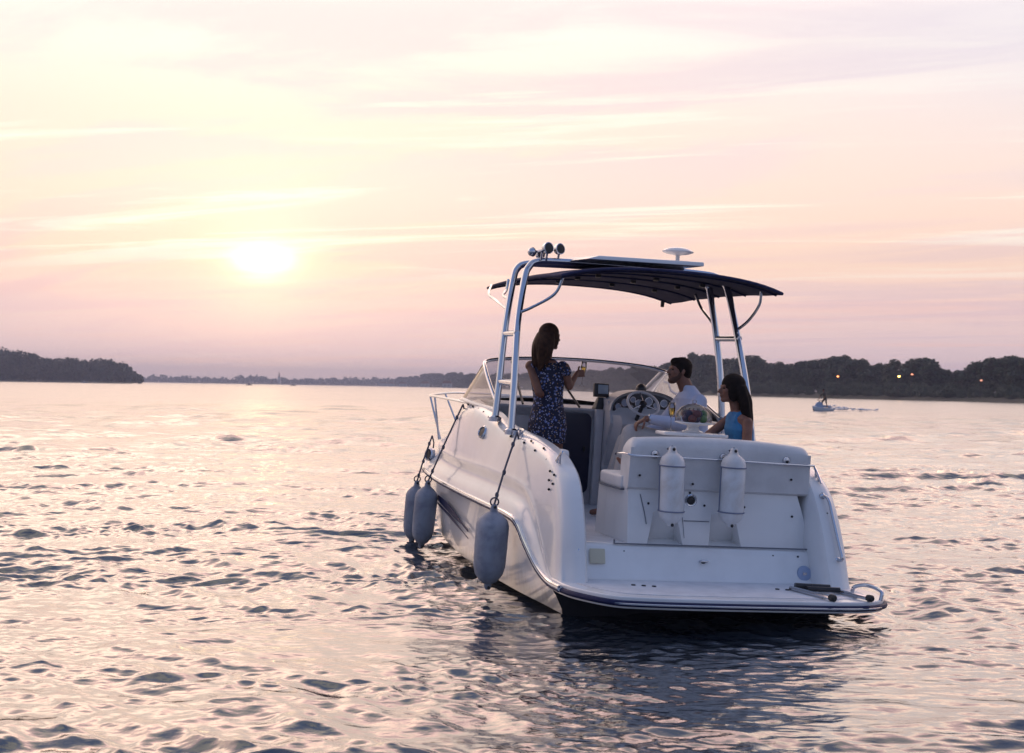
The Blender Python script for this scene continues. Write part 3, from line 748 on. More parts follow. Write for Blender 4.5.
# --- swim platform
PL = [(-1.22, .02), (-1.20, -.30), (-1.14, -.52), (-.98, -.78), (-.78, -.86), (-.3, -.895), (.3, -.90), (.8, -.89), (1.08, -.83), (1.26, -.66), (1.32, -.40), (1.28, -.15), (1.22, .02)]
def outline(pts, n=6):
    return [Vector((p.x, p.y)) for p in cr([(a, b, 0) for a, b in pts], n)]
PL = [(a, b*.92) for a, b in PL]; ol = outline(PL); ins = [Vector((p.x*.985, p.y*.985)) for p in ol]
mb = MB(); mb.prism([(p.x, p.y) for p in ol], .198, .284); plat = mb.build('swim_platform', M['gel'], boat, bevel=.012, bseg=3)
mb = MB(); ring = [Vector((p.x*1.006, p.y*1.008, .236)) for p in ol]
mb.tube(ring, .022, 8); mb.build('platform_trim', M['stripe'], plat)
MB().tube([p+Vector((0, -.012, .0)) for p in [Vector((q.x*1.006, q.y*1.012, .236)) for q in ol]], .0095, 6).build('trim_bead', M['chrome'], plat)
mb = MB(); pad = [(p.x*.90, -.02+(p.y+.02)*.86) for p in ol]; mb.prism([(x, min(y, -.05)) for x, y in pad], .2842, .289); mb.build('non_skid_pad', M['gel2'], plat, bevel=.002)
for x0, y0 in ((-.66, -.30), (.50, -.34)):
    for k in range(3): MB().lathe([(0, .012), (.016, .010), (.018, 0)], (x0+k*.075, y0-.02*k, .287), seg=10).build('platform_drain', M['black'], plat)
# lower transom: a sloping wall up to the step
mb = MB(); rws = []
for y, z in ((-.10, .26), (-.04, .285), (.0, .315), (.06, .48), (.085, .525), (.12, .543), (.17, .548)):
    w_ = 1.02 if y < .1 else 1.0
    rws.append([Vector((w_*k, y-.02*(1-k*k), z)) for k in (-1, -.6, -.2, .2, .6, 1)])
mb.grid(rws); mb.build('transom_step', M['gel'], boat)
MB().hexa([(-1.0, .14, .46), (1.0, .14, .46), (.97, 3.1, .46), (-.97, 3.1, .46)], [(-1.0, .14, .546), (1.0, .14, .546), (.97, 3.1, .55), (-.97, 3.1, .55)]).build('cockpit_floor', M['gel2'], boat)
mb = MB(); mb.box((.14, .087, .548), (1.66, .012, .010)); mb.box((-.69, .10, .562), (.010, .012, .035)); mb.build('hatch_seam', M['seam'], boat)
# --- aft seat moulding with two pockets for the fenders
def yb(z): return .135+.06*(z-.55)/.42          # the after face leans forward
XL, XR, ZT = -.57, .885, .975
pk = [(-.405, -.365, -.155, -.105), (.115, .125, .345, .395)]  # bottom-left, top-left, top-right, bottom-right
mb = MB(); ztp = .80
def fp(x, z, d=0): return Vector((x, yb(z)+d, z))
xs = [XL]
cols = []
edges_b = [XL, pk[0][0], pk[0][3], pk[1][0], pk[1][3], 1.0]; edges_t = [XL, pk[0][1], pk[0][2], pk[1][1], pk[1][2], .94]
for i in range(5):
    bl, br, tl, tr = edges_b[i], edges_b[i+1], edges_t[i], edges_t[i+1]
    if i in (1, 3):
        dp = .16
        mb.add([fp(bl, .548), fp(bl+.015, .57, dp), fp(br-.015, .57, dp), fp(br, .548)], [(0, 1, 2, 3)])
        mb.add([fp(bl+.015, .57, dp), fp(tl+.01, ztp, .0), fp(tr-.01, ztp, .0), fp(br-.015, .57, dp)], [(0, 1, 2, 3)])
        mb.add([fp(bl, .548), fp(tl, ztp), fp(tl+.01, ztp), fp(bl+.015, .57, dp)], [(0, 1, 2, 3)])
        mb.add([fp(br, .548), fp(br-.015, .57, dp), fp(tr-.01, ztp), fp(tr, ztp)], [(0, 1, 2, 3)])
    else:
        mb.add([fp(bl, .548), fp(tl, ztp), fp(tr, ztp), fp(br, .548)], [(0, 1, 2, 3)])
mb.add([fp(XL, ztp), fp(XL, ZT, .0), fp(XR, ZT), fp(.94, ztp)]+[fp(e, ztp) for e in edges_t[1:-1]], [(0, 1, 2, 3, 7, 6, 5, 4)])
mb.add([fp(XL, .548), Vector((XL-.03, .62, .548)), Vector((XL-.02, .62, .95)), fp(XL, ZT), fp(XL, ztp)], [(0, 1, 2, 3, 4)])
mb.add([Vector((XL-.03, .62, .548)), Vector((XL-.03, .84, .548)), Vector((XL-.02, .84, .95)), Vector((XL-.02, .62, .95))], [(0, 1, 2, 3)])
mb.add([Vector((XL-.03, .84, .548)), Vector((XR, .84, .548)), Vector((XR, .84, .95)), Vector((XL-.02, .84, .95))], [(0, 1, 2, 3)])
mb.add([fp(XL, ZT), Vector((XL-.02, .62, .95)), Vector((XL-.02, .84, .95)), Vector((XR, .84, .95)), fp(XR, ZT)], [(0, 1, 2, 3, 4)])
mb.add([fp(1.0, .548), fp(.94, ztp), fp(XR, ZT), Vector((XR, .84, .95)), Vector((1.0, .84, .548))], [(0, 1, 2, 3, 4)])
bench = mb.build('seat_moulding', M['gel'], boat, smooth=0, merge=True)
mb = MB(); mb.tube([fp(-.47, .93, -.004), fp(-.435, .80, -.004), fp(-.415, .70, -.004)], .004, 5); mb.tube([fp(-.10, .735, -.004), fp(.115, .735, -.004)], .0035, 5)
mb.tube([fp(-.095, .60, -.004), fp(-.115, .80, -.004), fp(-.11, .95, -.004)], .002, 5); mb.build('panel_seam', M['seam'], bench)
# seat cushion on the bench and the padded backrest
mb = MB(); mb.prism([(-.60, .28), (-.615, .55), (-.60, .80), (-.55, .84), (.90, .84), (.90, .28)], .955, 1.065)
mb.build('seat_cushion', M['vinyl'], bench, bevel=.028, bseg=4)
MB().prism([(-.61, .27), (-.625, .55), (-.61, .81), (-.55, .85), (.91, .85), (.91, .27)], .948, .962).build('cushion_piping', M['seam'], bench, bevel=.004)
mb = MB(); rws = []
def backprof(x):
    zt = 1.40-.035*((x-.15)/.75)**2
    e = min(1, (x+.585)/.075) if x < 0 else min(1, (.965-x)/.06); e = max(e, 0); e = math.sqrt(max(0, 1-(1-e)**2))
    zt = 1.25+(zt-1.25)*(.25+.75*e) if e < 1 else zt
    return [(.195, .965), (.165, .985), (.150, 1.22), (.145, 1.30), (.155, zt-.045), (.18, zt-.012), (.22, zt), (.30, zt-.004), (.34, zt-.03), (.36, zt-.10), (.36, .99)]
xs_ = [-.585, -.58, -.57, -.555, -.53, -.51]+[-.45+.1*k for k in range(14)]+[.90, .93, .95, .96, .965]
for x in xs_:
    rws.append([Vector((x+(.03*(1.2-z) if x > .8 else 0)*1.0, y, z)) for y, z in backprof(x)])
mb.grid(rws, close_v=False); mb.add(rws[0], [tuple(range(len(rws[0])))]); mb.add(rws[-1], [tuple(range(len(rws[-1])))])
back = mb.build('backrest', M['vinyl'], boat, smooth=50)
# grab rail running along the backrest with three half round fittings
rl = MB().tube(cr([(-.61, .42, 1.22), (-.635, .30, 1.235), (-.615, .16, 1.245), (-.55, .118, 1.235), (-.2, .118, 1.235), (.3, .118, 1.232), (.93, .125, 1.222), (.975, .15, 1.222)], 5), .0085, 8)
rail = rl.build('grab_rail', M['chrome'], boat)
for x in (-.385, .195, .745):
    b_ = MB(); b_.lathe([(.034, 0), (.034, .008), (.024, .020), (0, .024)], (x, .146, 1.252), (0, -1, 0), 18); b_.build('rail_bracket', M['chrome'], rail)
    MB().ell((x, .128, 1.245), (.017, .010, .013)).build('rail_bracket', M['black'], rail)
# little dark studs and fittings on the stern
for (x, z) in ((-.50, 1.08), (-.05, 1.03), (-.05, .955), (-.16, .86), (.075, .86), (.80, 1.10), (.84, .80), (-.40, .86), (.42, .86)):
    y = .145 if z > .98 else yb(z); MB().lathe([(.010, -.004), (.010, .006), (0, .009)], (x, y, z), (0, -1, 0), 8).build('snap_stud', M['black'], boat)
for x in (-.62, -.40, -.34, -.25, .33, .64, .86, 1.0):
    MB().lathe([(.009, -.002), (.009, .008), (0, .010)], (x, .063, .49), (0, -1, .3), 8).build('snap_stud', M['black'], boat)
lk = MB().lathe([(.050, -.004), (.052, .004), (.044, .010), (.036, .008)], (-.04, yb(.895), .895), (0, -1, 0), 20).build('hatch_lock', M['chrome'], bench)
MB().lathe([(.034, .004), (.030, .012), (0, .014)], (-.04, yb(.895), .895), (0, -1, 0), 16).build('lock_face', M['black'], lk)
tw = MB().lathe([(.048, 0), (.046, .008), (.02, .014), (0, .014)], (.03, .045, .43), (0, -1, .25), 20).build('tow_eye', M['chrome'], boat)
MB().tube([(.0, .03, .435), (.005, -.012, .445), (.055, -.012, .445), (.06, .03, .435)], .009, 8).build('eye_bar', M['chrome'], tw)
MB().ell((.03, .026, .43), (.022, .012, .015)).build('eye_hole', M['black'], tw)
vt = MB().lathe([(.062, 0), (.060, .008), (.045, .011), (.0, .012)], (.90, .012, .365), (0, -1, .2), 22).build('transom_shower', mat('shower_cap', (.30, .38, .55), .3), boat)
MB().box((.90, -.004, .365), (.035, .006, .02)).build('cap_latch', M['chrome'], vt)
MB().box((-.845, .028, .455), (.125, .010, .115), rx(-.30)).build('instruction_plate', M['beige'], boat, bevel=.008)
# --- boarding ladder folded on the platform
lad = empty('boarding_ladder'); lad.parent = boat
MB().tube([(.60, -.36, .307), (.66, -.60, .307), (.72, -.80, .307)], .017, 8).build('ladder_tube', M['chrome'], lad)
MB().tube([(.92, -.34, .307), (.98, -.58, .307), (1.04, -.78, .307)], .017, 8).build('ladder_tube', M['chrome'], lad)
for a in ((.72, -.78, .310), (1.04, -.76, .310)): MB().lathe([(.024, -.01), (.026, .0), (.026, .035), (.018, .045), (0, .045)], a, (.22, -.95, .02), 12).build('rubber_end', M['rubber'], lad)
MB().tube([(.63, -.37, .325), (.90, -.42, .325)], .024, 10).build('ladder_tread', M['black'], lad)
MB().tube([(.68, -.47, .322), (.94, -.50, .322)], .020, 10).build('ladder_tread', M['black'], lad)
MB().tube(cr([(1.09, -.42, .28), (1.10, -.44, .34), (1.16, -.52, .365), (1.20, -.66, .345), (1.19, -.68, .28)], 5), .015, 8).build('platform_handle', M['chrome'], boat)
# --- grab handles, cleats, studs on the wings
for s_, pts in ((1, [(1.06, .10, .98), (1.08, .03, .965), (1.09, -.05, .82), (1.105, -.15, .62), (1.11, -.20, .52), (1.10, -.14, .50)]),
                (-1, [(-1.06, .28, .97), (-1.065, .17, .96), (-1.06, .05, .82), (-1.055, -.06, .62), (-1.05, -.13, .50), (-1.05, -.07, .48)])):
    h_ = MB().tube(cr(pts, 5), .014, 10).build('grab_handle', M['chrome'], boat)
    for q in (pts[0], pts[-1]): MB().ell(q, (.028, .022, .028)).build('handle_foot', M['chrome'], h_)
def cleat(p, d, m='chrome'):
    d = Vector(d).normalized(); p = Vector(p); c = MB()
    c.tube([p-d*.10+Vector((0, 0, .045)), p-d*.05+Vector((0, 0, .05)), p+d*.05+Vector((0, 0, .05)), p+d*.10+Vector((0, 0, .045))], [.008, .012, .012, .008], 8)
    for k in (-.035, .035): c.tube([p+d*k-Vector((0, 0, .02)), p+d*k+Vector((0, 0, .05))], .011, 8)
    return c.build('mooring_cleat', M[m], boat)
cleat((1.09, .26, 1.10), (0, .6, .55)); cleat((-1.10, 1.52, 1.275), (0, 1, 0)); cleat((1.10, 1.52, 1.275), (0, 1, 0)); cleat((-1.09, .40, 1.125), (0, .8, -.5))
for (x, y, z) in ((-1.12, .62, 1.135), (-1.13, .95, 1.185), (-1.11, 1.15, 1.25), (-1.13, 1.30, 1.225), (-1.10, .80, 1.215), (-1.13, 1.75, 1.25), (-1.12, 2.0, 1.28), (-1.10, 2.7, 1.37), (-1.09, 2.95, 1.41), (-1.08, 3.2, 1.43), (-1.07, 3.5, 1.44), (-1.05, 3.8, 1.45), (-1.150, .42, 1.06), (-1.145, .32, 1.04), (-1.160, .40, .99), (-1.155, .31, .97), (-1.165, .37, .92), (1.06, .10, 1.0), (1.07, .02, .85)):
    MB().ell((x, y, z), (.011, .011, .011), seg=8, rings=6).build('snap_stud', M['black'], boat)
ph = MB().lathe([(.075, -.03), (.078, .012), (.060, .02), (.052, .005)], (-1.135, 5.18, .825), (-1, -.45, .15), 20).build('hawse_port', M['chrome'], boat)
MB().lathe([(.055, .004), (0, .004)], (-1.135, 5.18, .825), (-1, -.45, .15), 20).build('port_hole', M['black'], ph)
ph = MB().lathe([(.062, -.05), (.064, .018), (.05, .03), (.044, .02)], (-1.150, 2.66, 1.225), (-1, -.35, .45), 20).build('fuel_filler', M['chrome'], boat)
MB().lathe([(.046, .02), (0, .024)], (-1.150, 2.66, 1.225), (-1, -.35, .45), 20).build('filler_cap', M['black'], ph)
# --- cockpit: bulkhead, companionway door, helm
mb = MB(); mb.hexa([(-.985, 3.0, .54), (.97, 3.0, .54), (.97, 3.06, .54), (-.985, 3.06, .54)], [(-.985, 3.0, 1.50), (.97, 3.0, 1.50), (.97, 3.06, 1.50), (-.985, 3.06, 1.50)])
bulk = mb.build('cabin_bulkhead', M['liner'], boat)
def rrect(x0, x1, z0, z1, r_, n=5):
    o_ = []
    for cx_, cz_, a0 in ((x1-r_, z1-r_, 0), (x0+r_, z1-r_, 90), (x0+r_, z0+r_, 180), (x1-r_, z0+r_, 270)):
        for k in range(n+1): a = R(a0+90*k/n); o_.append((cx_+r_*math.cos(a), cz_+r_*math.sin(a)))
    return o_
dr = MB().prism(rrect(-.60, .025, .66, 1.455, .07), 2.975, 2.998, (0, 2, 1)).build('cabin_door', M['dark'], boat, bevel=.006)
MB().box((-.04, 2.965, 1.1), (.02, .02, .05)).build('door_handle', M['black'], dr, bevel=.004)
MB().prism([(.05, .548), (.13, .548), (.13, 1.50), (.05, 1.50)], 2.93, 2.997, (0, 2, 1)).build('door_jamb', M['liner'], bulk, bevel=.01)
mb = MB(); rws = []
for x in (.135, .16, .22, .4, .6, .8, .94):
    t = 0 if x < .2 else 1
    rws.append([Vector((x, 2.95, .548)), Vector((x, 2.92, .95)), Vector((x, 2.72+.1*(1-t), 1.20)), Vector((x, 2.62+.12*(1-t), 1.38)), Vector((x, 2.68+.08*(1-t), 1.46)), Vector((x, 2.85, 1.60+.0*t)), Vector((x, 3.0, 1.62)), Vector((x, 3.2, 1.5))])
mb.grid(rws); mb.add(rws[0], [tuple(range(8))]); helm = mb.build('helm_console', M['liner'], boat, smooth=30)
# instrument pod: arched cowl with a dark gauge panel
mb = MB(); arch = []
for k in range(17):
    a = math.pi*k/16; arch.append((.50-.37*math.cos(a), 1.50+.215*math.sin(a)**.75))
rws = [[Vector((x, y, z if j else z)) for x, z in arch] for j, y in enumerate((2.74, 2.78, 3.05))]
rws.append([Vector((.5+(x-.5)*.8, 3.4, 1.48+(z-1.48)*.3)) for x, z in arch]); mb.grid(rws)
mb.build('instrument_cowl', M['liner'], helm, smooth=40)
a2 = [(.50+(x-.5)*.90, 1.50+(z-1.50)*.86) for x, z in arch]
mb = MB().prism(arch[::-1], 2.80, 2.82, (0, 2, 1)); mb.build('cowl_face', M['liner'], helm)
gp = MB().prism(a2[::-1], 2.775, 2.80, (0, 2, 1)).build('gauge_panel', M['gauge'], helm, bevel=.004)
for x, z, r_ in ((.215, 1.545, .033), (.285, 1.585, .042), (.365, 1.62, .030), (.43, 1.585, .042), (.53, 1.61, .042), (.61, 1.575, .030), (.69, 1.60, .038), (.765, 1.55, .033), (.35, 1.54, .028), (.49, 1.535, .028), (.63, 1.53, .028)):
    q = MB().lathe([(r_, 0), (r_, .012), (r_*.86, .012)], (x, 2.775, z), (0, -1, 0), 18).build('gauge', M['chrome'], gp)
    MB().lathe([(r_*.86, .006), (0, .006)], (x, 2.775, z), (0, -1, 0), 18).build('dial', M['dial'], q)
# steering wheel
sw = empty('steering_wheel'); sw.parent = boat
ax = Vector((0, -.75, .75)).normalized(); c_ = Vector((.375, 2.50, 1.59)); u_ = Vector((1, 0, 0)); w_ = ax.cross(u_)
MB().tube([c_+(u_*math.cos(a)+w_*math.sin(a))*.155 for a in [2*math.pi*k/40 for k in range(40)]], .013, 8, closed=True).build('rim', M['liner'], sw)
mb = MB()
for a in (90, 210, 330): mb.tube([c_, c_+(u_*math.cos(R(a))+w_*math.sin(R(a)))*.15], .008, 6)
mb.build('spoke', M['chrome'], sw); MB().lathe([(.035, -.02), (.035, .01), (0, .018)], c_, ax, 16).build('hub', M['black'], sw)
MB().tube([c_, c_-ax*.28], .02, 8).build('column', M['black'], sw)
# plotter on the dash and a compass
pl = MB().box((.115, 3.02, 1.69), (.155, .055, .135), rx(-.15)).build('chart_plotter', M['black'], boat, bevel=.012)
MB().box((.125, 2.985, 1.70), (.105, .008, .090), rx(-.15)).build('plotter_screen', M['screen'], pl, bevel=.003)
MB().hexa([(.05, 2.96, 1.50), (.20, 2.96, 1.50), (.20, 3.1, 1.50), (.05, 3.1, 1.50)], [(.085, 2.99, 1.62), (.155, 2.99, 1.62), (.155, 3.05, 1.62), (.085, 3.05, 1.62)]).build('plotter_stand', M['black'], pl, bevel=.01)
cp = MB().lathe([(.055, 0), (.055, .03), (.045, .055), (.02, .075), (0, .078)], (.50, 2.92, 1.705), seg=16).build('compass', M['black'], boat)
# --- windshield
Wt = [(-1.00, 2.75, 1.47), (-1.00, 3.1, 1.66), (-.985, 3.42, 1.83), (-.93, 3.62, 1.905), (-.70, 3.72, 1.945), (-.30, 3.80, 1.975), (.0, 3.82, 1.985), (.35, 3.80, 1.985), (.75, 3.72, 1.965), (.98, 3.60, 1.925), (1.02, 3.40, 1.87), (1.04, 2.9, 1.72), (1.06, 2.2, 1.50)]
Wb = [(-1.03, 2.76, 1.445), (-1.035, 3.5, 1.465), (-1.02, 4.2, 1.49), (-.93, 4.55, 1.48), (-.70, 4.68, 1.50), (-.30, 4.76, 1.53), (.0, 4.78, 1.54), (.35, 4.76, 1.53), (.72, 4.66, 1.50), (.93, 4.5, 1.49), (1.02, 4.15, 1.49), (1.05, 3.2, 1.47), (1.08, 2.22, 1.44)]
ws = empty('windshield'); ws.parent = boat
Tc = cr(Wt, 6); Bc = cr(Wb, 6)
MB().tube(Tc, .020, 10).build('top_frame', M['chrome'], ws)
MB().tube(Bc, .020, 8).build('base_frame', M['gel'], ws)
for a, b, nm in ((0, 18, 'side_glass'), (18, 54, 'front_glass'), (54, 72, 'side_glass')):
    mb = MB(); mb.grid([[Tc[i].lerp(Bc[i], k/3) for k in range(4)] for i in range(a, b+1)]); mb.build(nm, M['side_pane' if nm == 'side_glass' else 'pane'], ws, smooth=180)
for i in (18, 54): MB().tube([Tc[i], Bc[i]], .020 if i in (18, 54) else .012, 8).build('pillar', M['black' if i in (18,) else 'chrome'], ws)
for x0, x1 in ((-.75, -.62), (-.10, -.20)): MB().tube([(x0*.9, 3.05, 1.51), (x1, 3.78, 1.92)], .012, 6).build('support_strut', M['black'], ws)
# --- bow rail
br = empty('bow_rail'); br.parent = boat
top = cr([(-1.0, 4.05, 1.46), (-1.06, 4.5, 1.47), (-1.09, 5.2, 1.475), (-1.08, 5.62, 1.475), (-.93, 6.1, 1.48), (-.70, 6.55, 1.49), (-.40, 6.95, 1.5), (0, 7.15, 1.5)], 6)
MB().tube(top+[Vector((-p.x, p.y, p.z)) for p in top[::-1][1:]], .014, 8).build('rail', M['chrome'], br)
for s_ in (-1, 1):
    for a, b in (((1.09, 5.30, 1.475), (1.02, 5.26, .99)), ((1.075, 5.64, 1.475), (.95, 5.50, .98)), ((.70, 6.55, 1.49), (.50, 6.4, 1.0))):
        MB().tube([(s_*a[0], a[1], a[2]), (s_*b[0], b[1], b[2])], .012, 8).build('stanchion', M['chrome'], br)
# --- radar tower
tower = empty('tower'); tower.parent = boat
def leg(pts): return MB().tube(cr(pts, 7), .033, 12).build('tower_hoop', M['chrome'], tower)
leg([(-1.125, 1.76, 1.27), (-1.10, 1.86, 1.7), (-1.05, 2.06, 2.25), (-.955, 2.27, 2.68), (-.905, 2.32, 2.80), (-.83, 2.34, 2.855), (-.65, 2.35, 2.875), (0, 2.35, 2.885), (.75, 2.35, 2.88), (.98, 2.35, 2.86), (1.06, 2.33, 2.80), (1.09, 2.28, 2.70), (1.135, 2.12, 2.31), (1.16, 1.86, 1.75), (1.175, 1.70, 1.27)])
leg([(-1.125, 2.36, 1.38), (-1.09, 2.42, 1.75), (-1.04, 2.52, 2.25), (-.97, 2.62, 2.68), (-.93, 2.64, 2.80), (-.85, 2.65, 2.85), (-.65, 2.66, 2.865), (0, 2.66, 2.88), (.75, 2.66, 2.87), (.95, 2.66, 2.85), (1.03, 2.66, 2.79), (1.055, 2.64, 2.70), (1.10, 2.54, 2.31), (1.13, 2.42, 1.85), (1.15, 2.36, 1.38)])
for s_, L_ in ((-1, [((1.065, 2.0, 2.17), (1.045, 2.50, 2.17)), ((1.10, 1.86, 1.72), (1.085, 2.42, 1.72))]), (1, [((1.14, 2.07, 2.27), (1.105, 2.53, 2.27))])):
    for a, b in L_: MB().tube([(s_*a[0], a[1], a[2]), (s_*b[0], b[1], b[2])], .028, 10).build('step_rung', M['chrome'], tower)
for p in ((-1.125, 1.76, 1.285), (-1.125, 2.36, 1.37), (1.175, 1.70, 1.285), (1.15, 2.36, 1.37)): MB().lathe([(.06, -.02), (.06, .02), (.038, .035)], p, seg=16).build('foot_flange', M['chrome'], tower)
for pts in ([(-1.03, 2.10, 2.36), (-.92, 2.05, 2.42), (-.74, 1.98, 2.55), (-.68, 1.94, 2.72)], [(-1.0, 2.62, 2.40), (-1.03, 3.0, 2.50), (-.98, 3.5, 2.58), (-.86, 3.9, 2.70)], [(-1.0, 2.60, 2.50), (-.96, 3.0, 2.55), (-.88, 3.2, 2.62), (-.84, 3.3, 2.73)],
            [(1.115, 2.06, 2.36), (1.19, 2.0, 2.45), (1.25, 1.92, 2.60), (1.24, 1.88, 2.74)], [(1.10, 2.60, 2.40), (1.17, 2.9, 2.48), (1.20, 3.2, 2.60), (1.17, 3.3, 2.74)]):
    MB().tube(cr(pts, 6), .014, 8).build('canopy_strut', M['chrome'], tower)
# --- canopy
cn = empty('canopy'); cn.parent = boat
XC, HW = .270, 1.060
def cz(u, v):   # u across -1..1, v 0 aft..1 forward
    return 2.735+.086*(1-abs(u)**2.3)+.03*math.sin(math.pi*v)-.03*abs(u)**6
for nm, m_, dz in (('cover', 'navy', 0), ('lining', 'canvas_under', -.014)):
    mb = MB(); rws = []
    for j in range(25):
        v = j/24; rws.append([])
        for i in range(33):
            u = -1+2*i/32; edge = .035*math.sin(math.pi*(i/32)); sag = -.008*abs(math.sin(math.pi*v*4))
            y = 1.62+(4.42-1.62)*v+(-.04+.0)*math.sin(math.pi*i/32)*(1 if v < .5 else -1)*abs(2*v-1)
            rws[-1].append(Vector((XC+HW*u*(1.0 if v < .9 else 1-.02*(v-.9)*10), y, cz(u, v)+dz+sag)))
    mb.grid(rws); mb.build(nm, M[m_], cn, solid=.010, smooth=180)
mb = MB(); per = []
for u in [-1+2*k/24 for k in range(25)]: per.append(Vector((XC+HW*u, 1.62-.04*math.cos(u*math.pi/2), cz(u, 0)-.008)))
for v in [k/12 for k in range(1, 13)]: per.append(Vector((XC+HW, 1.62+2.8*v, cz(1, v)-.008)))
for u in [1-2*k/24 for k in range(1, 25)]: per.append(Vector((XC+HW*u*.98, 4.42+.04*math.cos(u*math.pi/2), cz(u, 1)-.008)))
for v in [1-k/12 for k in range(1, 12)]: per.append(Vector((XC-HW, 1.62+2.8*v, cz(-1, v)-.008)))
mb.tube(per, .015, 8, closed=True); mb.build('canopy_hem', M['navy'], cn)
for v in (.03, .27, .50, .73, .97):
    MB().tube([(XC+HW*.985*u, 1.62+2.8*v, cz(u, v)-.026) for u in [-1+2*k/24 for k in range(25)]], .010, 8).build('canopy_bow', M['black' if 0 else 'navy'], cn)
for u in (-.45, .1, .55):
    for v in (.27, .5, .73): MB().box((XC+HW*u, 1.62+2.8*v, cz(u, v)-.055), (.05, .04, .03)).build('bow_clip', M['black'], cn, bevel=.005)
MB().tube([(1.225, 4.36, 2.72), (1.225, 4.37, 2.64)], [.024, .020], 10).build('hem_weight', M['black'], cn)
# hard panel on top, with satellite antenna, lights and horns
MB().hexa([(-.52, 1.78, 2.875), (.62, 1.80, 2.90), (.66, 2.78, 2.915), (-.50, 2.78, 2.905)], [(-.40, 1.80, 2.915), (.62, 1.81, 2.94), (.66, 2.78, 2.955), (-.46, 2.78, 2.945)]).build('hardtop_panel', M['gel'], boat, bevel=.012)
an = MB().lathe([(0, .0), (.02, 0), (.02, .06), (.035, .065), (.10, .075), (.145, .09), (.15, .10), (.13, .118), (.07, .135), (0, .14)], (.51, 2.2, 2.955), seg=28).build('satellite_antenna', M['gel'], boat, smooth=35)
def spot(p, d, r_, nm):
    d = Vector(d).normalized(); p = Vector(p)
    s = MB().lathe([(0, -r_*1.1), (r_*.6, -r_*.95), (r_*.95, -r_*.4), (r_, r_*.1), (r_, r_*.45), (r_*.85, r_*.5)], p, d, 16).build(nm, M['chrome'], boat)
    MB().lathe([(r_*.86, r_*.42), (0, r_*.48)], p, d, 16).build('lens', M['black'], s)
    MB().tube([p-Vector((0, 0, r_*.9)), (p.x, p.y+.02, 2.87)], .012, 6).build('bracket', M['chrome'], s)
spot((-.745, 2.30, 2.985), (.3, -1, .1), .055, 'spotlight'); spot((-.62, 2.34, 2.99), (.35, -1, .1), .053, 'spotlight'); spot((-.77, 2.45, 2.935), (.3, -1, 0), .045, 'spotlight')
hn = MB().lathe([(.045, 0), (.030, .02), (.014, .06), (.010, .22), (0, .24)], (-.915, 2.20, 2.93), (.8, .5, .18), 14).build('horn', M['chrome'], boat); MB().ell((-.92, 2.2, 2.93), (.042, .042, .042)).build('horn_bell', M['chrome'], hn)
MB().tube([(-.80, 2.3, 2.87), (-.80, 2.28, 2.955)], .012, 6).build('horn_mount', M['chrome'], hn)
# helm seat (its outer side shows beside the seat moulding) and side locker
hs = MB(); hs.hexa([(.30, 1.50, .55), (.93, 1.50, .55), (.93, 2.05, .55), (.30, 2.05, .55)], [(.30, 1.50, 1.02), (.93, 1.50, 1.02), (.93, 2.05, 1.02), (.30, 2.05, 1.02)]); hseat = hs.build('helm_seat', M['liner'], boat, bevel=.02)
MB().box((.61, 1.78, 1.07), (.66, .56, .10)).build('cushion', M['vinyl'], hseat, bevel=.035, bseg=4)
MB().prism(rrect(.62, .80, .98, 1.22, .05), -1.0, -.93, (1, 2, 0)).build('side_pad', M['vinyl'], boat, bevel=.02)

# ------------------------------------------------------------------ fenders
def fender(name, topp, bot, r_, hang, m_, label, cat='fender', group=None, strap=False):
    topp, bot, hang = Vector(topp), Vector(bot), Vector(hang); ax = (bot-topp); L = ax.length; ax.normalize()
    t = aboard(name, topp, label, cat, group); off = topp
    prof = [(0, 0), (.022, 0), (.030, .03), (.034, .06), (r_*.55, .085), (r_*.86, .125), (r_, .17), (r_, L*.5), (r_*.97, L-.20), (r_*.84, L-.13), (r_*.55, L-.075), (.034, L-.05), (.030, L-.02), (.02, L), (0, L)]
    if strap: prof = [(0, 0), (.022, 0), (.030, .02), (.036, .045), (r_*.55, .06), (r_*.86, .085), (r_, .125), (r_, L*.5), (r_, L-.12), (r_*.9, L-.075), (r_*.6, L-.045), (.034, L-.03), (.026, L-.01), (0, L)]
    MB().lathe(prof, topp, ax, 28).build('body', m_, t, off, smooth=45)
    MB().ell(topp+ax*.02+Vector((0, -.034, 0)), (.013, .01, .013)).build('eye', M['black'], t, off)
    MB().ell(bot-ax*.02+Vector((0, -.034, 0)), (.013, .01, .013)).build('eye', M['black'], t, off)
    mid = hang.lerp(topp, .5)+Vector((-.01, 0, -.012))
    rp = MB(); rp.tube(cr([hang, mid, topp], 6), .009, 6)
    if (hang-topp).length > .3:
        for k in (.16, .55, .86): rp.ell(hang.lerp(topp, k)+Vector((-.006, 0, -.01)), (.017, .017, .026), seg=8, rings=6)
        rp.tube([hang, hang+Vector((.03, .03, -.08)), hang+Vector((.02, .01, -.20))], .008, 6)
    if not strap: rp.tube([topp+Vector((.035*math.cos(a), 0, .02+.035*math.sin(a))) for a in [6.283*k/12 for k in range(12)]], .007, 6, closed=True)
    rp.build('rope', M['rope'], t, off)
    if strap:
        for f in (.24, .80):
            c_ = topp.lerp(bot, f); MB().tube([c_+Vector((math.cos(a)*(r_+.004), math.sin(a)*(r_+.004), 0)) for a in [6.283*k/24 for k in range(24)]], .0055, 6, closed=True).build('strap', M['lightrope'], t, off)
        for q in (-1, 1): MB().tube([topp.lerp(bot, .24)+Vector((q*(r_+.004), 0, 0)), topp.lerp(bot, .80)+Vector((q*(r_+.006), .0, 0))], .005, 6).build('strap', M['lightrope'], t, off)
    return t
